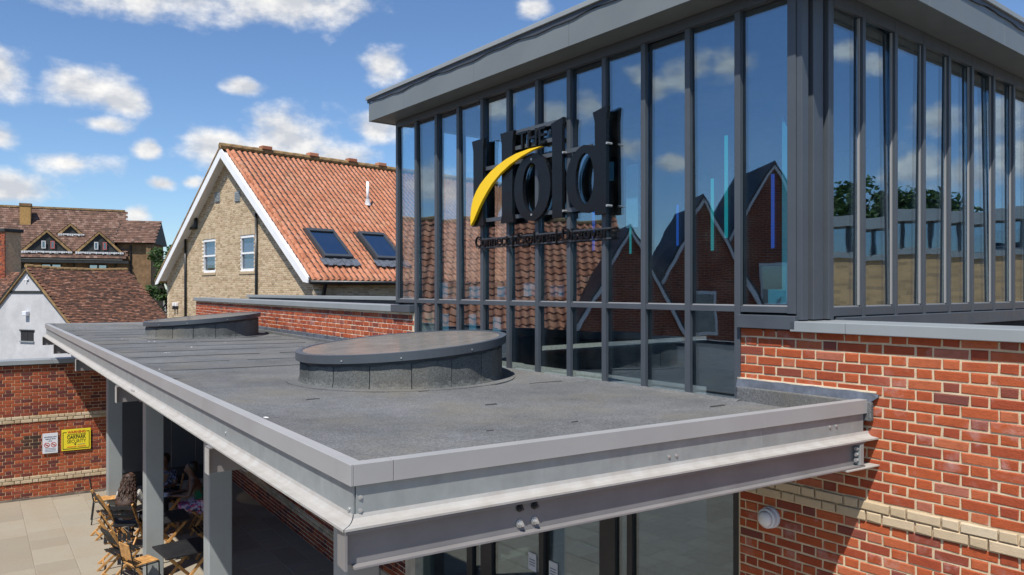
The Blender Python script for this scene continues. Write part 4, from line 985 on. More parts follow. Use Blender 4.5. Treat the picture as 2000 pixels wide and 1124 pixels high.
# pantiles
def pantile_mesh(w_, l_, name, m):
    """S-profile tile: local x across, y up the slope, z out"""
    prof = [(-.5, .010), (-.40, .040), (-.26, .062), (-.10, .040), (.06, .004), (.28, -.018), (.46, .004), (.56, .026)]
    vs = []; n = len(prof)
    for y, dz in ((0, .042), (l_, 0)):
        vs += [(x * w_, y, z + dz) for x, z in prof]
    vs += [(x * w_, -.0005, z + .042) for x, z in prof] + [(x * w_, .085, z * .7 - .004) for x, z in prof]
    fs = [(i, i + 1, n + i + 1, n + i) for i in range(n - 1)] + [(3 * n + i, 3 * n + i + 1, 2 * n + i + 1, 2 * n + i) for i in range(n - 1)]
    me = bpy.data.meshes.new(name); me.from_pydata(vs, [], fs); me.materials.append(M[m]); me.polygons.foreach_set('use_smooth', [i < n - 1 for i in range(len(fs))]); return me
def tiles(parent, org, across, up, width, length, w_, gauge, m, skip, near, maxn, stuff, seed=1, jit=.006):
    """lay tiles on a slope: org lower left, across and up unit vectors"""
    rn = random.Random(seed); org = Vector(org); ax = Vector(across).normalized(); ay = Vector(up).normalized(); az_ = ax.cross(ay)
    me = pantile_mesh(w_, gauge * 1.22, 'tile', m); rot = Matrix((ax, ay, az_)).transposed()
    L = []
    for r_ in range(int(length / gauge)):
        for c in range(int(width / w_)):
            x, y = (c + .5) * w_, r_ * gauge
            if not skip(x, y): L.append((x, y))
    L.sort(key=lambda t: near(*t)); run = MB(); vco = [v_.co.copy() for v_ in me.vertices]; fcs = [tuple(p.vertices) for p in me.polygons]
    for i, (x, y) in enumerate(L):
        p = org + ax * (x + rn.uniform(-jit, jit)) + ay * (y + rn.uniform(-jit, jit)) + az_ * rn.uniform(0, jit)
        rr = rot @ Matrix.Rotation(rn.uniform(-.02, .02), 3, 'Z')
        if i < maxn:
            o = bpy.data.objects.new('tile', me); o.rotation_euler = rr.to_euler(); link(o, parent, p)
        else: run.add([rr @ q + p for q in vco], fcs)
    if run.v:
        o = run.build(stuff, M[m + '_s'], parent, recalc=False); tag(o, kind='stuff'); o.data.polygons.foreach_set('use_smooth', [True] * len(o.data.polygons))
RWIN = [(.70, 1.88, .48, 1.80), (2.92, 4.12, .48, 1.80)]
sl_len = math.hypot(1, SL); up3 = FH.p(1, 0, SL) - FH.p(0, 0, 0); ac3 = FH.p(0, 1, 0) - FH.p(0, 0, 0)
org = FH.p(-.42, -.42, zr(0) - .42 * SL + .02)
def skip_h(x, y):
    v_ = x - .42; u_ = y / sl_len - .42
    return any(a - .02 < v_ < b + .02 and c - .08 < u_ < d_ + .02 for a, b, c, d_ in RWIN)
# across must make a right-handed set with up: use -ridge direction from the far end
tiles(hs, FH.p(-.42, VL + .0, zr(0) - .42 * SL + .02), -ac3, up3, VL + .42, (AP + .42) * sl_len, .235, .275, 'tile', lambda x, y: skip_h(VL + .42 - x, y), lambda x, y: math.hypot(VL - x, y * .8) * 1, 300, 'tile_run', 5, .008)
mb = MB().prism([FH.p(-.3, 0, zr(0) - .3 * SL - .06), FH.p(AP, 0, zr(AP) - .04), FH.p(AP, 0, zr(AP) - .14), FH.p(-.3, 0, zr(0) - .3 * SL - .16)], FH.p(0, VL, 0) - FH.p(0, 0, 0)); mb.build('roof_boards', 'timber', hs)
mb = MB().prism([FH.p(GW + .4, -.42, zr(0) - .4 * SL + .03), FH.p(AP, -.42, zr(AP) + .03), FH.p(AP, -.42, zr(AP) - .06), FH.p(GW + .4, -.42, zr(0) - .4 * SL - .06)], FH.p(0, VL + .42, 0) - FH.p(0, 0, 0)); mb.build('rear_slope', 'ridge', hs)
k = -.42; i = 0
while k < VL:
    mb = MB(); p0 = FH.p(AP, k, zr(AP) + .02); p1 = FH.p(AP, k + .44, zr(AP) + .02)
    mb.tube([p0, p1], .13 + (.006 if i % 2 else 0), 10); mb.build('ridge_tile', 'ridge', hs); k += .45; i += 1
for v_ in (1.5, 3.65, 5.6, 7.2): one('ridge_vent', 'tile', hs, FH, AP - .16, AP + .16, v_ - .22, v_ + .22, zr(AP) + .10, zr(AP) + .25, .02)
# roof windows
for a, b, c, d_ in RWIN:
    Z = lambda u, dz: zr(u) + dz
    def slopebox(u0, u1, v0, v1, h0, h1, mb=None):
        mb = mb or MB(); nx = Vector((FH.ux.x, FH.ux.y, 0)) * -SL + Vector((0, 0, 1)); nx.normalize()
        P = [FH.p(u, v, zr(u)) for v in (v0, v1) for u in (u0, u1)]
        return mb.add([p + nx * h0 for p in P] + [p + nx * h1 for p in P], [(0, 1, 3, 2), (4, 6, 7, 5), (0, 4, 5, 1), (1, 5, 7, 3), (3, 7, 6, 2), (2, 6, 4, 0)])
    mb = slopebox(c, d_, a, a + .1, 0, .16); slopebox(c, d_, b - .1, b, 0, .16, mb); slopebox(c, c + .1, a + .1, b - .1, 0, .16, mb); slopebox(d_ - .12, d_, a + .1, b - .1, 0, .17, mb)
    rwn = mb.build('roof_window', 'darktrim', hs, .004)
    slopebox(c + .1, d_ - .12, a + .1, b - .1, .10, .12).build('pane', 'skyglass', rwn)
    mb = MB()
    for q in range(9):
        v_ = a - .18 + q * (b - a + .36) / 9; slopebox(c - .30 - .05 * (q % 2), c - .01, v_, v_ + (b - a + .36) / 9 - .01, .045, .06 + .015 * (q % 2), mb)
    mb.build('apron_flashing', 'lead', rwn)
p = FH.p(3.61, 4.67, zr(3.61))
MB().tube([p, p + Vector((0, 0, .95))], .06, 10).build('vent_pipe', 'white', hs, smooth=True); MB().tube([p - Vector((0, 0, .05)), p + Vector((0, 0, .22))], [.14, .075], 10).build('pipe_collar', 'flash', hs)

# ------------------------------------------------------------------ white rendered house with plain tile roof
FWh = Fr((-22.6, 35.0), (.927, -.375), (.375, .927))    # u along the gable to the right, v along the ridge (away)
wh = thing('white_house', FWh.p(0, 3, 0), 'small white rendered house with a mossy brown tile roof', 'house')
ZRd, ZEv, HW = H(1.08), H(-1.55), 2.97
mb = MB().prism([FWh.p(-HW, 0, 0), FWh.p(HW - .1, 0, 0), FWh.p(HW - .1, 0, ZEv), FWh.p(0, 0, ZRd - .06), FWh.p(-HW, 0, ZEv)], FWh.p(0, .3, 0) - FWh.p(0, 0, 0)); mb.build('gable_wall', 'render', wh)
one('side_wall', 'render', wh, FWh, HW - .4, HW - .1, .31, 5.6, 0, ZEv)
def peg(parent, fr, ridge_u, eave_u, v0, v1, zr_, ze, gauge, tw_, m, seed, sag=.0, skip=None, reach=.07, name='tile_run', jit=.012):
    """plain tiles as small thin boxes on the slope between ridge line and eave line"""
    rn = random.Random(seed); a = Vector((*(fr.ux * (eave_u - ridge_u)), ze - zr_)); Ls = a.length; dn = a / Ls; vx = Vector((*fr.uy, 0)); nz_ = vx.cross(dn)
    if nz_.z < 0: nz_ = -nz_
    mb = MB(); rows = int(Ls / gauge)
    for r_ in range(rows):
        cols = int((v1 - v0) / tw_)
        for c in range(cols + 1):
            v_ = v0 + (c + (r_ % 2) * .5 - .5) * tw_ + rn.uniform(-.01, .01)
            if v_ < v0 - .01 or v_ + tw_ > v1 + .06: continue
            y = r_ * gauge + rn.uniform(-jit, jit)
            if skip and skip(v_ + tw_ / 2, y / Ls): continue
            sg_ = -sag * math.sin(math.pi * (v_ - v0) / (v1 - v0)) * (1 - .6 * r_ / rows)
            o = fr.p(ridge_u, 0, zr_) + vx * v_ + dn * y + Vector((0, 0, sg_)); t0 = rn.uniform(.0, .012); tl = .03 + rn.uniform(0, .012)
            q = [o, o + vx * (tw_ - .006), o + vx * (tw_ - .006) + dn * (gauge + reach), o + dn * (gauge + reach)]
            lo = [q[0], q[1], q[2] + nz_ * (tl - .016), q[3] + nz_ * (tl - .016)]; hi = [q[0] + nz_ * .004, q[1] + nz_ * .004, q[2] + nz_ * (tl + t0), q[3] + nz_ * (tl + t0)]
            mb.add(lo + hi, [(4, 5, 6, 7), (2, 3, 7, 6), (1, 2, 6, 5), (3, 0, 4, 7)])
    o = mb.build(name, M[m], parent, recalc=False); tag(o, kind='stuff'); return o
MB().prism([FWh.p(0, -.1, ZRd - .16), FWh.p(HW + .15, -.1, ZEv - .23), FWh.p(HW + .15, -.1, ZEv - .3), FWh.p(0, -.1, ZRd - .26)], FWh.p(0, 5.6, 0) - FWh.p(0, 0, 0)).build('roof_boards', 'timber', wh)
peg(wh, FWh, 0, HW + .2, -.12, 5.5, ZRd, ZEv - .12, .115, .175, 'peg_s', 3, .10)
MB().prism([FWh.p(0, -.12, ZRd), FWh.p(-HW - .2, -.12, ZEv - .17), FWh.p(-HW - .2, -.12, ZEv - .24), FWh.p(0, -.12, ZRd - .1)], FWh.p(0, 5.6, 0) - FWh.p(0, 0, 0)).build('rear_slope', 'timber', wh)
peg(wh, FWh, 0, -HW - .2, -.12, 5.5, ZRd, ZEv - .12, .115, .175, 'peg_s', 4, .10)
k = -.1; i = 0
while k < 5.4:
    z = ZRd - .10 * math.sin(math.pi * (k + .1) / 5.6); MB().tube([FWh.p(0, k, z + random.uniform(-.01, .02)), FWh.p(0, k + .36, z + random.uniform(-.01, .02))], .10, 8).build('ridge_tile', 'ridge', wh); k += .37
for s_ in (1, -1): MB().bar(FWh.p(0, -.06, ZRd - .10), FWh.p(s_ * (HW + .1), -.06, ZEv - .16), .10, .10).build('verge_board', 'ridge', wh)
one('tie_beam', 'timber', wh, FWh, -1.35, 1.05, -.03, .0, H(-.18), H(-.06))
MB().bar(FWh.p(-.05, -.03, H(.32)), FWh.p(-.05, -.03, H(.62)), .05).bar(FWh.p(-.2, -.034, H(.47)), FWh.p(.1, -.034, H(.47)), .05).build('wall_cross', 'white', wh)
bw = one('small_window', 'room', wh, FWh, -.45, .42, -.015, .005, H(-2.40), H(-1.93))
one('lintel', 'timber', bw, FWh, -.52, .49, -.05, -.016, H(-1.93), H(-1.87)); one('sill', 'coping', bw, FWh, -.50, .47, -.06, -.016, H(-2.46), H(-2.402)); one('glazing_bar', 'timber', bw, FWh, -.03, .01, -.03, -.0155, H(-2.40), H(-1.932))
fl = one('floodlight', 'signw', wh, FWh, -.12, .14, -.2, -.02, H(-1.22), H(-1.0), .03)
# wing running to the left behind the gable
Fwl = Fr(FWh.p(0, 3.7, 0)[:2], (-.375, -.927), (-.927, .375))
peg(wh, Fwl, 0, 3.0, .5, 9, ZRd - .05, ZEv - .1, .115, .175, 'peg_s', 6, .08)
one('wing_wall', 'render', wh, Fwl, 2.3, 2.6, 2.6, 9, 0, ZEv)
MB().prism([Fwl.p(0, .5, ZRd - .11), Fwl.p(3.0, .5, ZEv - .17), Fwl.p(3.0, .5, ZEv - .24), Fwl.p(0, .5, ZRd - .2)], Fwl.p(0, 9, 0) - Fwl.p(0, .5, 0)).build('roof_boards', 'timber', wh)
ch = thing('brick_chimney', (-27.6, 40.5, 0), 'dark old brick chimney stack at the left edge behind the white house', 'chimney')
Fch = Fr((-27.75, 40.6), (.927, -.375), (.375, .927)); one('mortar', 'mortar2', ch, Fch, -.52, .42, .01, .9, 3.5, H(3.12))
brick_wall(ch, Fch, 0, -.52, .42, 55, 104, lambda u, z: True, lambda u, z: -z, 'brick2', maxn=120)
one('cap', 'timber', ch, Fch, -.62, .52, -.08, 1.0, H(3.12), H(3.30), .02)

# ------------------------------------------------------------------ brown hotel far behind
FT = Fr((-47.8, 70.0), (.89, .454), (.454, -.89))       # u along the ridge to the right, v towards us
ht = thing('brown_building', FT.p(3, -4, 0), 'large brown building with tiled mansard roof and triangular dormers', 'building')
HR, HE, HV = H(7.75), H(2.80), 4.7
zf = lambda v: HR + (HE - HR) * v / HV
one('wall', 'brownbrick', ht, FT, -14, 10.6, -6, 3.6, 0, HE - .1)
MB().prism([FT.p(-14, 0, HR - .08), FT.p(-14, HV, HE - .08), FT.p(-14, -6, HE - .08)], FT.p(10.2, 0, 0) - FT.p(-14, 0, 0)).build('roof_core', 'timber', ht)
FTr = Fr(FT.o[:], FT.uy[:], FT.ux[:])
peg(ht, FTr, 0, HV, -9, 10.6, HR, HE, .30, .30, 'htl_s', 9, 0, None, .10, jit=.01)
one('ridge', 'ridge', ht, FT, -9, 10.4, -.15, .15, HR - .02, HR + .16)
one('eave_board', 'timber', ht, FT, -14, 10.7, HV - .35, HV - .02, HE - .35, HE - .12)
def dormer(u0, u1, v_, zb, hgt, small=False):
    uc = (u0 + u1) / 2; f = v_
    dm = MB().prism([FT.p(u0 + .15, f - .05, zb), FT.p(u1 - .15, f - .05, zb), FT.p(uc, f - .05, zb + hgt - .12)], FT.p(0, -.1, 0) - FT.p(0, 0, 0)).build('dormer', 'timber', ht)
    back = FT.p(0, -3.6 if not small else -1.8, 0) - FT.p(0, 0, 0)
    for s_ in (0, 1):
        ua = u0 if s_ == 0 else u1
        MB().prism([FT.p(ua, f + .12, zb - .05), FT.p(uc, f + .12, zb + hgt), FT.p(uc, f + .12, zb + hgt - .22), FT.p(ua + (.3 if s_ == 0 else -.3), f + .12, zb - .05)], back).build('dormer_roof', 'ridge', dm)
        # tiles on the cheek
        mbx = MB(); rn_ = random.Random(int(u0 * 10) + s_); e0 = FT.p(uc, f + .14, zb + hgt + .03); e1 = FT.p(ua, f + .14, zb); L_ = (e1 - e0); n_ = int(L_.length / .26); bx = back.normalized()
        for a_ in range(n_):
            for b_ in range(int(back.length / .3)):
                q0 = e0 + L_ * (a_ / n_) + bx * (b_ * .3); q1 = e0 + L_ * ((a_ + 1.25) / n_) + bx * (b_ * .3); up = Vector((0, 0, .05))
                mbx.add([q0, q0 + bx * .29, q1 + bx * .29 + up, q1 + up], [(0, 1, 2, 3)] if s_ else [(3, 2, 1, 0)])
        tag(mbx.build('tile_run', 'htl_s', dm, recalc=False), kind='stuff')
    rn_ = random.Random(4); k = u0 + .1; mbf = MB()
    while k < u1 - .1:
        mbf.box(FT, k, k + .16, f - .02, f + .25 + rn_.uniform(-.03, .06), zb - .14 + rn_.uniform(-.06, .03), zb + .02); k += .18
    mbf.build('flashing', 'flash', dm)
    if not small:
        for du in (-.42, .28):
            wv = MB().box(FT, uc + du, uc + du + .07, f + .06, f + .12, zb + .25, zb + .95).box(FT, uc + du + .26, uc + du + .33, f + .06, f + .12, zb + .25, zb + .95).box(FT, uc + du + .07, uc + du + .26, f + .06, f + .12, zb + .88, zb + .95).box(FT, uc + du + .07, uc + du + .26, f + .06, f + .12, zb + .25, zb + .32).build('window', 'redpaint' if du > 0 else 'flash', dm)
            one('pane', 'glasswin', wv, FT, uc + du + .07, uc + du + .26, f + .07, f + .09, zb + .32, zb + .88)
dormer(2.05, 6.15, 4.15, zf(4.15) + .1, 1.95); dormer(6.25, 10.3, 4.15, zf(4.15) + .1, 1.95); dormer(-2.1, 1.95, 4.15, zf(4.15) + .1, 1.95)
dormer(4.75, 6.95, 2.45, zf(2.45) + .05, 1.0, True)
chm = thing('buff_chimney', FT.p(2.0, 1.2, H(4)), 'tall buff brick chimney on the brown tiled roof', 'chimney')
one('stack', 'ochre', chm, FT, 1.75, 2.6, .9, 1.7, H(4.8), H(7.75)); one('cap', 'brownbrick', chm, FT, 1.70, 2.65, .85, 1.75, H(7.755), H(8.0)); one('apron', 'flash', chm, FT, 1.6, 2.75, 1.72, 1.95, H(4.72), H(5.05))
for u0, u1 in ((3.6, 5.2), (7.4, 8.9), (.4, 1.6)):
    wv = one('window', 'timber', ht, FT, u0, u1, 3.6, 3.64, HE - 1.65, HE - .45)
    for q in range(2): one('pane', 'skyglass', wv, FT, u0 + .08 + q * (u1 - u0) / 2, u0 - .08 + (q + 1) * (u1 - u0) / 2, 3.645, 3.66, HE - 1.58, HE - .52)
for u_ in (6.2, 9.6, 2.2): MB().tube([FT.p(u_, 3.7, 0), FT.p(u_, 3.7, HE - .4)], .06, 8).build('downpipe', 'pipe', ht)
wg = thing('stair_tower', (-36.0, 72.0, 0), 'brown brick stair tower with small tiled roof right of the dormers', 'building')
Fg = Fr((-37.2, 72.5), (.97, .243), (.243, -.97))
one('wall', 'brownbrick', wg, Fg, -.6, 2.45, -4, 1.2, 0, H(4.4)); one('pilaster', 'brownbrick', wg, Fg, 2.0, 2.42, 1.202, 1.5, 0, H(4.3))
MB().prism([Fg.p(-.9, -1.5, H(6.75)), Fg.p(-.9, 1.7, H(4.4)), Fg.p(-.9, -4.5, H(4.4))], Fg.p(2.75, 0, 0) - Fg.p(-.9, 0, 0)).build('roof_core', 'timber', wg)
Fgr = Fr(Fg.o[:], Fg.uy[:], Fg.ux[:]); peg(wg, Fgr, -1.5, 1.75, -.9, 2.8, H(6.8), H(4.42), .30, .30, 'htl_s', 12, 0, None, .1)
MB().tube([Fg.p(.6, 1.28, 0), Fg.p(.6, 1.28, H(4.2))], .08, 8).build('downpipe', 'pipe', wg)

# ------------------------------------------------------------------ trees
def tree(loc, h, r, label, seed, group, n=2600, leaf=.16, crown0=.18, clumps=26):
    rn = random.Random(seed); t = thing('tree', loc, label, 'tree', group); L = Vector(loc)
    mb = MB(); top = L + Vector((0, 0, h * .75)); mb.tube([L, L + Vector((.1, .05, h * .3)), top], [h * .028, h * .02, h * .006], 8)
    cs = []
    for k in range(clumps):
        a = rn.uniform(0, 6.283); zz_ = rn.uniform(crown0, .93); rr = r * math.sqrt(rn.uniform(.05, 1)) * (1 - .75 * abs(zz_ - .5) ** 1.6 * 1.6)
        c = L + Vector((math.cos(a) * rr, math.sin(a) * rr, h * zz_)); cs.append((c, r * rn.uniform(.22, .40)))
        if k < 12: b0 = L + (top - L) * rn.uniform(.3, .8); mb.tube([b0, (b0 + c) / 2 + Vector((0, 0, .1)), c], [h * .008, h * .006, h * .002], 5)
    mb.build('trunk', 'bark', t)
    lf = MB()
    for k in range(n):
        c, cr = cs[rn.randrange(len(cs))]; d_ = Vector((rn.gauss(0, 1), rn.gauss(0, 1), rn.gauss(0, 1))).normalized() * cr * rn.uniform(.45, 1.05)
        p = c + d_; a = Vector((rn.gauss(0, 1), rn.gauss(0, 1), rn.gauss(0, .6))).normalized(); b = a.cross(Vector((rn.gauss(0, 1), rn.gauss(0, 1), rn.gauss(0, 1)))).normalized(); s_ = leaf * rn.uniform(.6, 1.3)
        lf.add([p - a * s_, p + b * s_ * .55, p + a * s_, p - b * s_ * .55], [(0, 1, 2, 3)])
    lf.build('crown', 'leaf', t, recalc=False)
tree((-22.9, 50, 0), 8.0, 1.5, 'dense green tree between the brown tower and the gabled house', 2, None, 5500, .13)
tree((-21.0, 52, 0), 6.6, 1.6, 'lower green tree partly hidden by the gabled house', 5, None, 4000, .13)
tree((-26.2, 60, 0), 8.7, 1.5, 'tree farther back just right of the brown tower', 8, None, 3000, .15)

# ------------------------------------------------------------------ neighbours mirrored in the long glass front (left of the camera)
nb = thing('pantiled_hall', (-20.5, 14, 0), 'red pantiled hall left of the courtyard, seen mirrored in the glass', 'building')
FN = Fr((-18.4, 19.0), (-.24, -.971), (.971, -.24))     # u along its ridge (towards us), v towards the pavilion
one('wall', 'brownbrick', nb, FN, 0, 9.6, -4.3, 4.2, 0, 3.0)
MB().prism([FN.p(0, 0, 7.15), FN.p(0, 4.6, 2.9), FN.p(0, -4.6, 2.9)], FN.p(9.6, 0, 0) - FN.p(0, 0, 0)).build('roof_core', 'timber', nb)
sl3 = math.hypot(4.8, 4.35)
tiles(nb, FN.p(9.6, 4.8, 2.9), FN.p(-1, 0, 0) - FN.p(0, 0, 0), FN.p(0, -4.8, 4.35) - FN.p(0, 0, 0), 9.6, sl3, .30, .34, 'tile', lambda x, y: False, lambda x, y: 0, 0, 'tile_run', 8)
MB().tube([FN.p(0, 0, 7.25), FN.p(9.6, 0, 7.25)], .13, 8).build('ridge', 'ridge', nb)
ter = thing('gabled_terrace', (-16, 4, 0), 'red brick terrace with steep white edged gables, seen mirrored in the glass', 'building')
FG = Fr((-14.6, 8.6), (-.24, -.971), (.971, -.24))
def far_brick(name, ux, c1, c2, cm, bw=.225, rh=.075):
    m, t, b = newmat(name); geo = t.n('ShaderNodeNewGeometry').outputs['Position']
    sp = t.n('ShaderNodeSeparateXYZ'); t.put(sp.inputs[0], geo); cb = t.n('ShaderNodeCombineXYZ')
    t.put(cb.inputs[0], t.v('DOT_PRODUCT', geo, (ux[0], ux[1], 0), out=1)); t.put(cb.inputs[1], sp.outputs[2])
    br = t.n('ShaderNodeTexBrick'); t.put(br.inputs[0], cb.outputs[0]); br.inputs['Scale'].default_value = 1; br.inputs['Mortar Size'].default_value = .007
    br.inputs['Brick Width'].default_value = bw; br.inputs['Row Height'].default_value = rh; br.inputs['Bias'].default_value = -.25
    for k, c in (('Color1', c1), ('Color2', c2), ('Mortar', cm)): br.inputs[k].default_value = (*c, 1)
    c = t.mix(t.rng(t.noise(geo, 1.2, 5, .6), .4, .75, 0, .35), br.outputs[0], tuple(x * .6 for x in c1))
    t.put(b.inputs['Base Color'], c); b.inputs['Roughness'].default_value = .9; return m
M['redwall'] = far_brick('red_brick_far', (-.24, -.971), (.30, .07, .035), (.18, .045, .03), (.34, .26, .18))
for uc, hw, zp, zb_, vo in ((.0, 1.5, 6.35, 3.7, 0.), (2.3, 1.7, 7.3, 4.2, -.4), (4.9, 2.0, 8.6, 5.2, -1.6), (8.4, 2.3, 8.9, 5.0, -1.2)):
    MB().prism([FG.p(uc - hw, vo, 0), FG.p(uc + hw, vo, 0), FG.p(uc + hw, vo, zb_), FG.p(uc, vo, zp), FG.p(uc - hw, vo, zb_)], FG.p(0, -4, 0) - FG.p(0, 0, 0)).build('gable_wall', 'redwall', ter)
    for s_ in (-1, 1):
        MB().bar(FG.p(uc, vo + .12, zp + .05), FG.p(uc + s_ * (hw + .2), vo + .12, zb_ - (zp - zb_) * .2 / hw), .05, .11).build('bargeboard', 'white', ter)
        MB().prism([FG.p(uc, vo + .15, zp + .2), FG.p(uc + s_ * (hw + .25), vo + .15, zb_ - .2), FG.p(uc + s_ * (hw + .25), vo + .15, zb_ - .32), FG.p(uc, vo + .15, zp + .08)], FG.p(0, -4.2, 0) - FG.p(0, 0, 0)).build('roof', 'slategrey', ter)
    if zp > 7:
        wv = one('window', 'white', ter, FG, uc - .45, uc + .45, vo + .001, vo + .05, zb_ - 1.1, zb_ + .3); one('pane', 'skyglass', wv, FG, uc - .38, uc + .38, vo + .051, vo + .06, zb_ - 1.0, zb_ + .2)
# ------------------------------------------------------------------ neighbours mirrored in the right glass front (right of the camera)
bb = thing('buff_brick_block', (33, 14, 0), 'buff brick block with dark window strip, seen mirrored in the right glass', 'building')
FBk = Fr((33.5, 5.0), (-.5, .866), (.866, .5))
M['buffwall'] = far_brick('buff_brick_far', (-.5, .866), (.58, .36, .17), (.30, .20, .11), (.50, .38, .24), .45, .15)
K = 30
mb = MB(); mw = MB(); mr = MB(); mk = MB()
for i in range(K):
    def pc(j, off=0.):      # gently curved front
        u_ = -6 + j * .9; v_ = .004 * (u_ - 4) ** 2 * 3 + off; return u_, v_
    (a0, b0), (a1, b1) = pc(i), pc(i + 1)
    def qd(m_, z0, z1, off): m_.add([FBk.p(a0, b0 + off, z0), FBk.p(a1, b1 + off, z0), FBk.p(a1, b1 + off, z1), FBk.p(a0, b0 + off, z1), FBk.p(a0, b0 + off + 1, z0), FBk.p(a1, b1 + off + 1, z0), FBk.p(a1, b1 + off + 1, z1), FBk.p(a0, b0 + off + 1, z1)], [(0, 1, 2, 3), (3, 2, 6, 7), (0, 4, 5, 1)])
    qd(mb, 0, 6.0, 0); qd(mk, 6.0, 6.25, -.08); qd(mw, 6.25, 7.3, .25); qd(mr, 7.3, 7.75, -.5)
mb.build('brick_front', 'buffwall', bb); mk.build('string_course', 'coping', bb); mw.build('window_strip', 'skyglass', bb); mr.build('roof_edge', 'coping', bb)
for i in range(0, 27, 1): u_ = -6 + i; one('post', 'dark', bb, FBk, u_, u_ + .08, .012 * (u_ - 4) ** 2 - .1, .012 * (u_ - 4) ** 2 + .3, 6.25, 7.3)
one('rear', 'slategrey', bb, FBk, -6, 20, 4.5, 12, 0, 7.2)
one('plant_room', 'coping', bb, FBk, -3.5, -1.2, 5, 7, 7.2, 8.7)
tree((47, 6, 0), 12.5, 4.5, 'broad tree right of the camera, seen mirrored at the left of the right glass', 21, None, 8000, .24, .18, 40)
tree((48, 14, 0), 12.0, 4.2, 'broad tree right of the camera, seen mirrored in the middle of the right glass', 22, None, 8000, .24, .18, 40)
tree((49, 18.5, 0), 11, 3.6, 'smaller tree right of the camera, seen mirrored beside the taller ones', 23, None, 8000, .24, .18, 40)

# ------------------------------------------------------------------ furniture under the canopy
def lp(mb, name, m, t, bevel=0): return mb.build(name, m, t, bevel, local=True)
def copytree(src, loc, rz, label):
    r = src.copy(); COL.objects.link(r); r.location = loc; r.rotation_euler.z = rz; r['label'] = label
    for c in src.children:
        q = c.copy(); COL.objects.link(q); q.parent = r
    return r
def folding_chair():
    t = thing('folding_chair', (0, 0, 0), '', 'chair', 'folding wooden chairs at the cafe tables')
    for s_ in (-1, 1):
        lp(MB().bar((s_ * .215, .24, 0), (s_ * .215, -.26, .87), .026, .045, (0, 1, 0)), 'back_post', 'wood', t, .003)
        lp(MB().bar((s_ * .185, -.28, 0), (s_ * .185, .20, .44), .024, .04, (0, 1, 0)), 'leg', 'wood', t, .003)
        lp(MB().bar((s_ * .16, -.18, .435), (s_ * .16, .23, .445), .02, .03), 'seat_rail', 'wood', t, .002)
    for k in range(6): lp(MB().box(FW, -.20, .20, -.19 + k * .07, -.135 + k * .07, .452, .466), 'seat_slat', 'black', t, .003)
    for z in (.62, .71, .80):
        y = .24 - .5 * z / .87
        lp(MB().box(FW, -.2, .2, y - .022, y - .008, z - .03, z + .03), 'back_slat', 'black', t, .003)
    lp(MB().bar((-.185, -.2, .075), (.185, -.2, .075), .022, .03), 'stretcher', 'wood', t, .002); lp(MB().bar((-.2, .165, .13), (.2, .165, .13), .022, .03), 'stretcher', 'wood', t, .002)
    return t
def metal_chair():
    t = thing('metal_chair', (0, 0, 0), '', 'chair', 'black metal chairs with wooden seats')
    for s_ in (-1, 1):
        lp(MB().tube([(s_ * .20, .2, 0), (s_ * .19, .19, .44)], .012, 8), 'leg', 'black', t); lp(MB().tube([(s_ * .20, -.24, 0), (s_ * .19, -.19, .44)], .012, 8), 'leg', 'black', t)
        lp(MB().tube([(s_ * .185, .19, .44), (s_ * .185, -.17, .44), (s_ * .185, -.21, .50), (s_ * .17, -.26, .84), (s_ * .13, -.27, .86)], .011, 8), 'back_frame', 'black', t)
    lp(MB().tube([(-.19, .19, .44), (.19, .19, .44)], .011, 8), 'seat_frame', 'black', t); lp(MB().tube([(-.13, -.27, .86), (.13, -.27, .86)], .011, 8), 'back_frame', 'black', t)
    for k in range(5): lp(MB().box(FW, -.17 + k * .07, -.107 + k * .07, -.19, .2, .452, .468), 'seat_slat', 'wood', t, .003)
    lp(MB().add([(-.165, -.205, .56), (.165, -.205, .56), (.155, -.255, .80), (-.155, -.255, .80), (-.165, -.22, .557), (.165, -.22, .557), (.155, -.27, .797), (-.155, -.27, .797)], [(0, 1, 2, 3), (7, 6, 5, 4), (0, 4, 5, 1), (1, 5, 6, 2), (2, 6, 7, 3), (3, 7, 4, 0)]), 'backrest', 'wood', t, .003)
    return t
def cafe_table():
    t = thing('cafe_table', (0, 0, 0), '', 'table', 'black folding cafe tables')
    lp(MB().box(FW, -.36, .36, -.36, .36, .705, .735), 'table_top', 'blackboard', t, .006)
    for s_ in (-1, 1):
        lp(MB().bar((s_ * .28, -.34, 0), (s_ * .28, .30, .70), .024, .045, (0, 1, 0)), 'leg', 'wood', t, .003); lp(MB().bar((s_ * .24, .34, 0), (s_ * .24, -.30, .70), .024, .045, (0, 1, 0)), 'leg', 'wood', t, .003)
    lp(MB().bar((-.28, -.28, .075), (.28, -.28, .075), .022, .03), 'stretcher', 'wood', t); lp(MB().bar((-.24, .28, .075), (.24, .28, .075), .022, .03), 'stretcher', 'wood', t)
    lp(MB().bar((-.3, .28, .69), (.3, .28, .69), .022, .03), 'top_rail', 'wood', t); lp(MB().bar((-.3, -.28, .69), (.3, -.28, .69), .022, .03), 'top_rail', 'wood', t)
    return t
AZV = math.atan2(E1n[1], E1n[0]) - math.pi / 2          # rotation that makes local +y face the building
fc = folding_chair(); mc = metal_chair(); ct = cafe_table()
def place(o, x, y, rz, label): o.location = (x, y, .001); o.rotation_euler.z = rz; o['label'] = label
place(ct, -5.05, 11.55, AZV + .1, 'black cafe table nearest the camera between two columns')
copytree(ct, (-6.05, 13.1, .001), AZV - .05, 'black cafe table behind the second column')
T3 = (-6.80, 14.45); copytree(ct, (*T3, .001), AZV + .2, 'black cafe table the three people sit at')
place(fc, -7.70, 14.35, AZV + .1, 'wooden folding chair nearest the red courtyard wall, back to the sunlit paving')
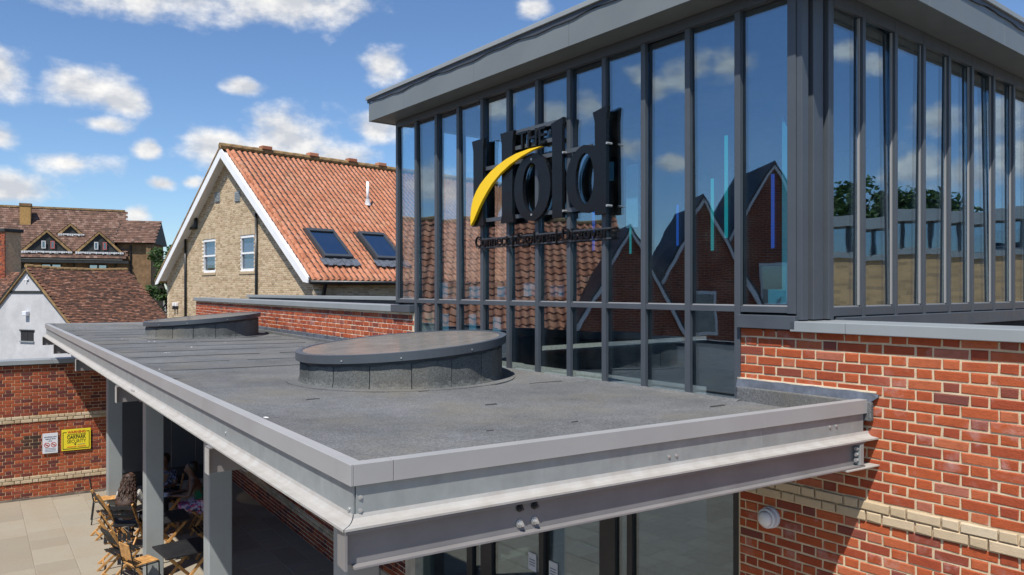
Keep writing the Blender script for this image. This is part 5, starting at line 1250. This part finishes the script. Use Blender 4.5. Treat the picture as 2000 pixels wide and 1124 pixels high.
FCH = [((-6.75, 12.80), AZV - .15, 'wooden folding chair left of the second column, seat in shade'), ((-6.38, 12.25), AZV + .25, 'wooden folding chair in the sun just behind the near metal chair'),
       ((-6.98, 13.62), .0, 'folding chair under the person with long curly hair'), ((-6.02, 14.62), AZV + math.pi - .15, 'folding chair under the person in the green top'),
       ((-7.05, 15.35), math.pi, 'folding chair under the person in the patterned shirt'), ((-5.42, 13.35), AZV + math.pi, 'empty folding chair right of the table behind the second column')]
for (x, y), rz, lb in FCH: copytree(fc, (x, y, .001), rz, lb)
place(mc, -5.80, 11.72, AZV + .3, 'metal chair with sunlit wooden seat in front of the second column')
copytree(mc, (-8.28, 15.25, .001), AZV - .1, 'metal chair standing against the far courtyard wall')
nt = MB().add([(T3[0] - .12, T3[1] - .1, .74), (T3[0] + .2, T3[1] - .14, .74), (T3[0] + .24, T3[1] + .1, .74), (T3[0] - .08, T3[1] + .14, .74)] + [(T3[0] - .12, T3[1] - .1, .755), (T3[0] + .2, T3[1] - .14, .755), (T3[0] + .24, T3[1] + .1, .752), (T3[0] - .08, T3[1] + .14, .755)], [(3, 2, 1, 0), (4, 5, 6, 7), (0, 1, 5, 4), (1, 2, 6, 5), (2, 3, 7, 6), (3, 0, 4, 7)]).build('papers', 'paper'); tag(nt, 'white papers lying on the table of the three people', 'papers')
cp = MB().tube([(T3[0] - .2, T3[1] + .05, .737), (T3[0] - .2, T3[1] + .05, .80), (T3[0] - .2, T3[1] + .05, .83)], [.03, .042, .043], 14).build('cup', 'white'); tag(cp, 'white cup beside the papers', 'cup')

# ------------------------------------------------------------------ people
def skinmesh(name, J, E_, m, parent, sub=1, root=0):
    me = bpy.data.meshes.new(name); me.from_pydata([p for p, r in J], E_, []); o = bpy.data.objects.new(name, me); COL.objects.link(o); WP[o.name] = Vector((0, 0, 0))
    if parent: o.parent = parent
    o.modifiers.new('skin', 'SKIN').use_smooth_shade = True; s_ = o.modifiers.new('sub', 'SUBSURF'); s_.levels = sub; s_.render_levels = sub
    lay = me.skin_vertices[0] if me.skin_vertices else None
    for i, (p, r) in enumerate(J): lay.data[i].radius = r if isinstance(r, tuple) else (r, r); lay.data[i].use_root = (i == root)
    me.materials.append(M[m]); return o
def person(loc, rz, label, skin, top, topm, hair, lean=.06, legs='jean', long_hair=False, sleeve=True, skirt=None, reach=.34):
    root = thing('person', loc, label, 'person', None, rz)
    J = []; E_ = []
    def add(p, r, par=None):
        J.append((p, r)); i = len(J) - 1
        if par is not None: E_.append((par, i))
        return i
    L = lean
    pel = add((0, 0, .53), (.155, .12)); wa = add((0, .01, .70), (.125, .10), pel); chs = add((0, .03 + L * .5, .90), (.15, .105), wa); nb_ = add((0, .04 + L, 1.04), (.075, .07), chs)
    nk = add((0, .06 + L, 1.12), .05, nb_); hd = add((0, .085 + L, 1.21), (.073, .088), nk); h2 = add((0, .08 + L, 1.29), (.076, .092), hd); add((0, .06 + L, 1.345), (.045, .055), h2)
    add((0, .195 + L, 1.222), .012, hd)
    hands = []
    for s_ in (-1, 1):
        sh = add((s_ * .17, .04 + L, 1.0), .058, chs); eb = add((s_ * .235, .11 + L, .765), .042, sh); wr = add((s_ * .12, reach + L, .775), .027, eb); pm = add((s_ * .105, reach + .07 + L, .775), (.036, .018), wr)
        for q, (dx, dl) in enumerate(((-.028, .060), (-.009, .070), (.010, .066), (.028, .052))):
            a_ = add((s_ * .105 + dx, reach + .07 + dl * .6 + L, .772), .0085, pm); add((s_ * .105 + dx, reach + .07 + dl * 1.1 + L, .758), .0075, a_)
        th_ = add((s_ * .105 - s_ * .045, reach + .06 + L, .768), .010, pm); add((s_ * .105 - s_ * .06, reach + .085 + L, .76), .008, th_)
        hp = add((s_ * .095, .05, .51), .088, pel); kn = add((s_ * .11, .43, .525), .062, hp); an = add((s_ * .11, .40, .10), .038, kn); ft = add((s_ * .12, .46, .05), (.042, .04), an); add((s_ * .125, .58, .035), (.04, .025), ft)
    body = skinmesh('body', J, E_, skin, root)
    # top
    tj = [((0, .0, .56), (.168, .132)), ((0, .01, .70), (.14, .115)), ((0, .03 + L * .5, .90), (.165, .12)), ((0, .04 + L, 1.035), (.088, .08))]; te = [(0, 1), (1, 2), (2, 3)]
    if sleeve:
        for s_ in (-1, 1): tj += [((s_ * .17, .04 + L, 1.0), .07), ((s_ * .222, .09 + L, .82), .058)]; te += [(2, len(tj) - 2), (len(tj) - 2, len(tj) - 1)]
    skinmesh('top', tj, te, topm, root)
    lj = [((0, .0, .52), (.172, .135))]; le = []
    for s_ in (-1, 1):
        lj += [((s_ * .10, .08, .515), .10), ((s_ * .113, .44, .53), .076)]; le += [(0, len(lj) - 2), (len(lj) - 2, len(lj) - 1)]
        if not skirt: lj += [((s_ * .113, .41, .14), .055)]; le += [(len(lj) - 2, len(lj) - 1)]
    skinmesh('skirt' if skirt else 'trousers', lj, le, skirt or legs, root)
    # hair
    if long_hair:
        hj = [((0, .05 + L, 1.355), (.055, .07)), ((0, .045 + L, 1.29), (.098, .098)), ((0, -.01 + L, 1.16), (.125, .075)), ((0, -.075 + L, 1.0), (.16, .07)), ((0, -.13, .86), (.175, .075)), ((0, -.15, .76), (.15, .06))]
        hm = skinmesh('hair', hj, [(i, i + 1) for i in range(5)], hair, root, 2)
        # loose locks over it
        rn_ = random.Random(5); mb = MB()
        for k in range(70):
            a_ = rn_.uniform(2.6, 6.8); x0 = .09 * math.cos(a_); y0 = .03 + L + .09 * math.sin(a_); pts = []; ph = rn_.uniform(0, 6)
            zb_ = rn_.uniform(.70, .86)
            for q in range(9):
                f = q / 8; z = 1.31 + (zb_ - 1.31) * f; pts.append((x0 * (1 + 1.05 * f) + .012 * math.sin(f * 22 + ph), y0 - .13 * f + min(0, math.sin(a_)) * .05 * f + .012 * math.cos(f * 22 + ph), z))
            mb.tube(pts, [.010, .014, .015, .015, .015, .014, .013, .010, .004], 5)
        lk = mb.build('locks', hair, root, local=True)
    else:
        skinmesh('hair', [((0, .045 + L, 1.385), (.06, .075)), ((0, .035 + L, 1.315), (.112, .118)), ((0, -.005 + L, 1.23), (.10, .075)), ((0, -.03 + L, 1.15), (.06, .045))], [(0, 1), (1, 2), (2, 3)], hair, root, 2)
    mb = MB()
    for s_ in (-1, 1): mb.tube([(s_ * .030, .168 + L, 1.255), (s_ * .030, .176 + L, 1.255)], [.012, .008], 8)
    mb.box(FW, -.025, .025, .165 + L, .178 + L, 1.165, 1.173); mb.build('face', 'hairb', root, local=True)
    return root
person((-6.98, 13.60, 0), 0.05, 'person with long curly brown hair seen from behind at the cafe table', 'skin2', None, 'cream', 'hair', .05, long_hair=True)
person((-7.05, 15.33, 0), math.pi + .1, 'person in a patterned dark shirt facing us across the cafe table', 'skin', None, 'shirt', 'hairb', .08)
person((-6.05, 14.60, 0), AZV + math.pi - .15, 'person in a green top and floral skirt sitting at the right of the cafe table', 'skin', None, 'green', 'hairb', .12, sleeve=False, skirt='floral')
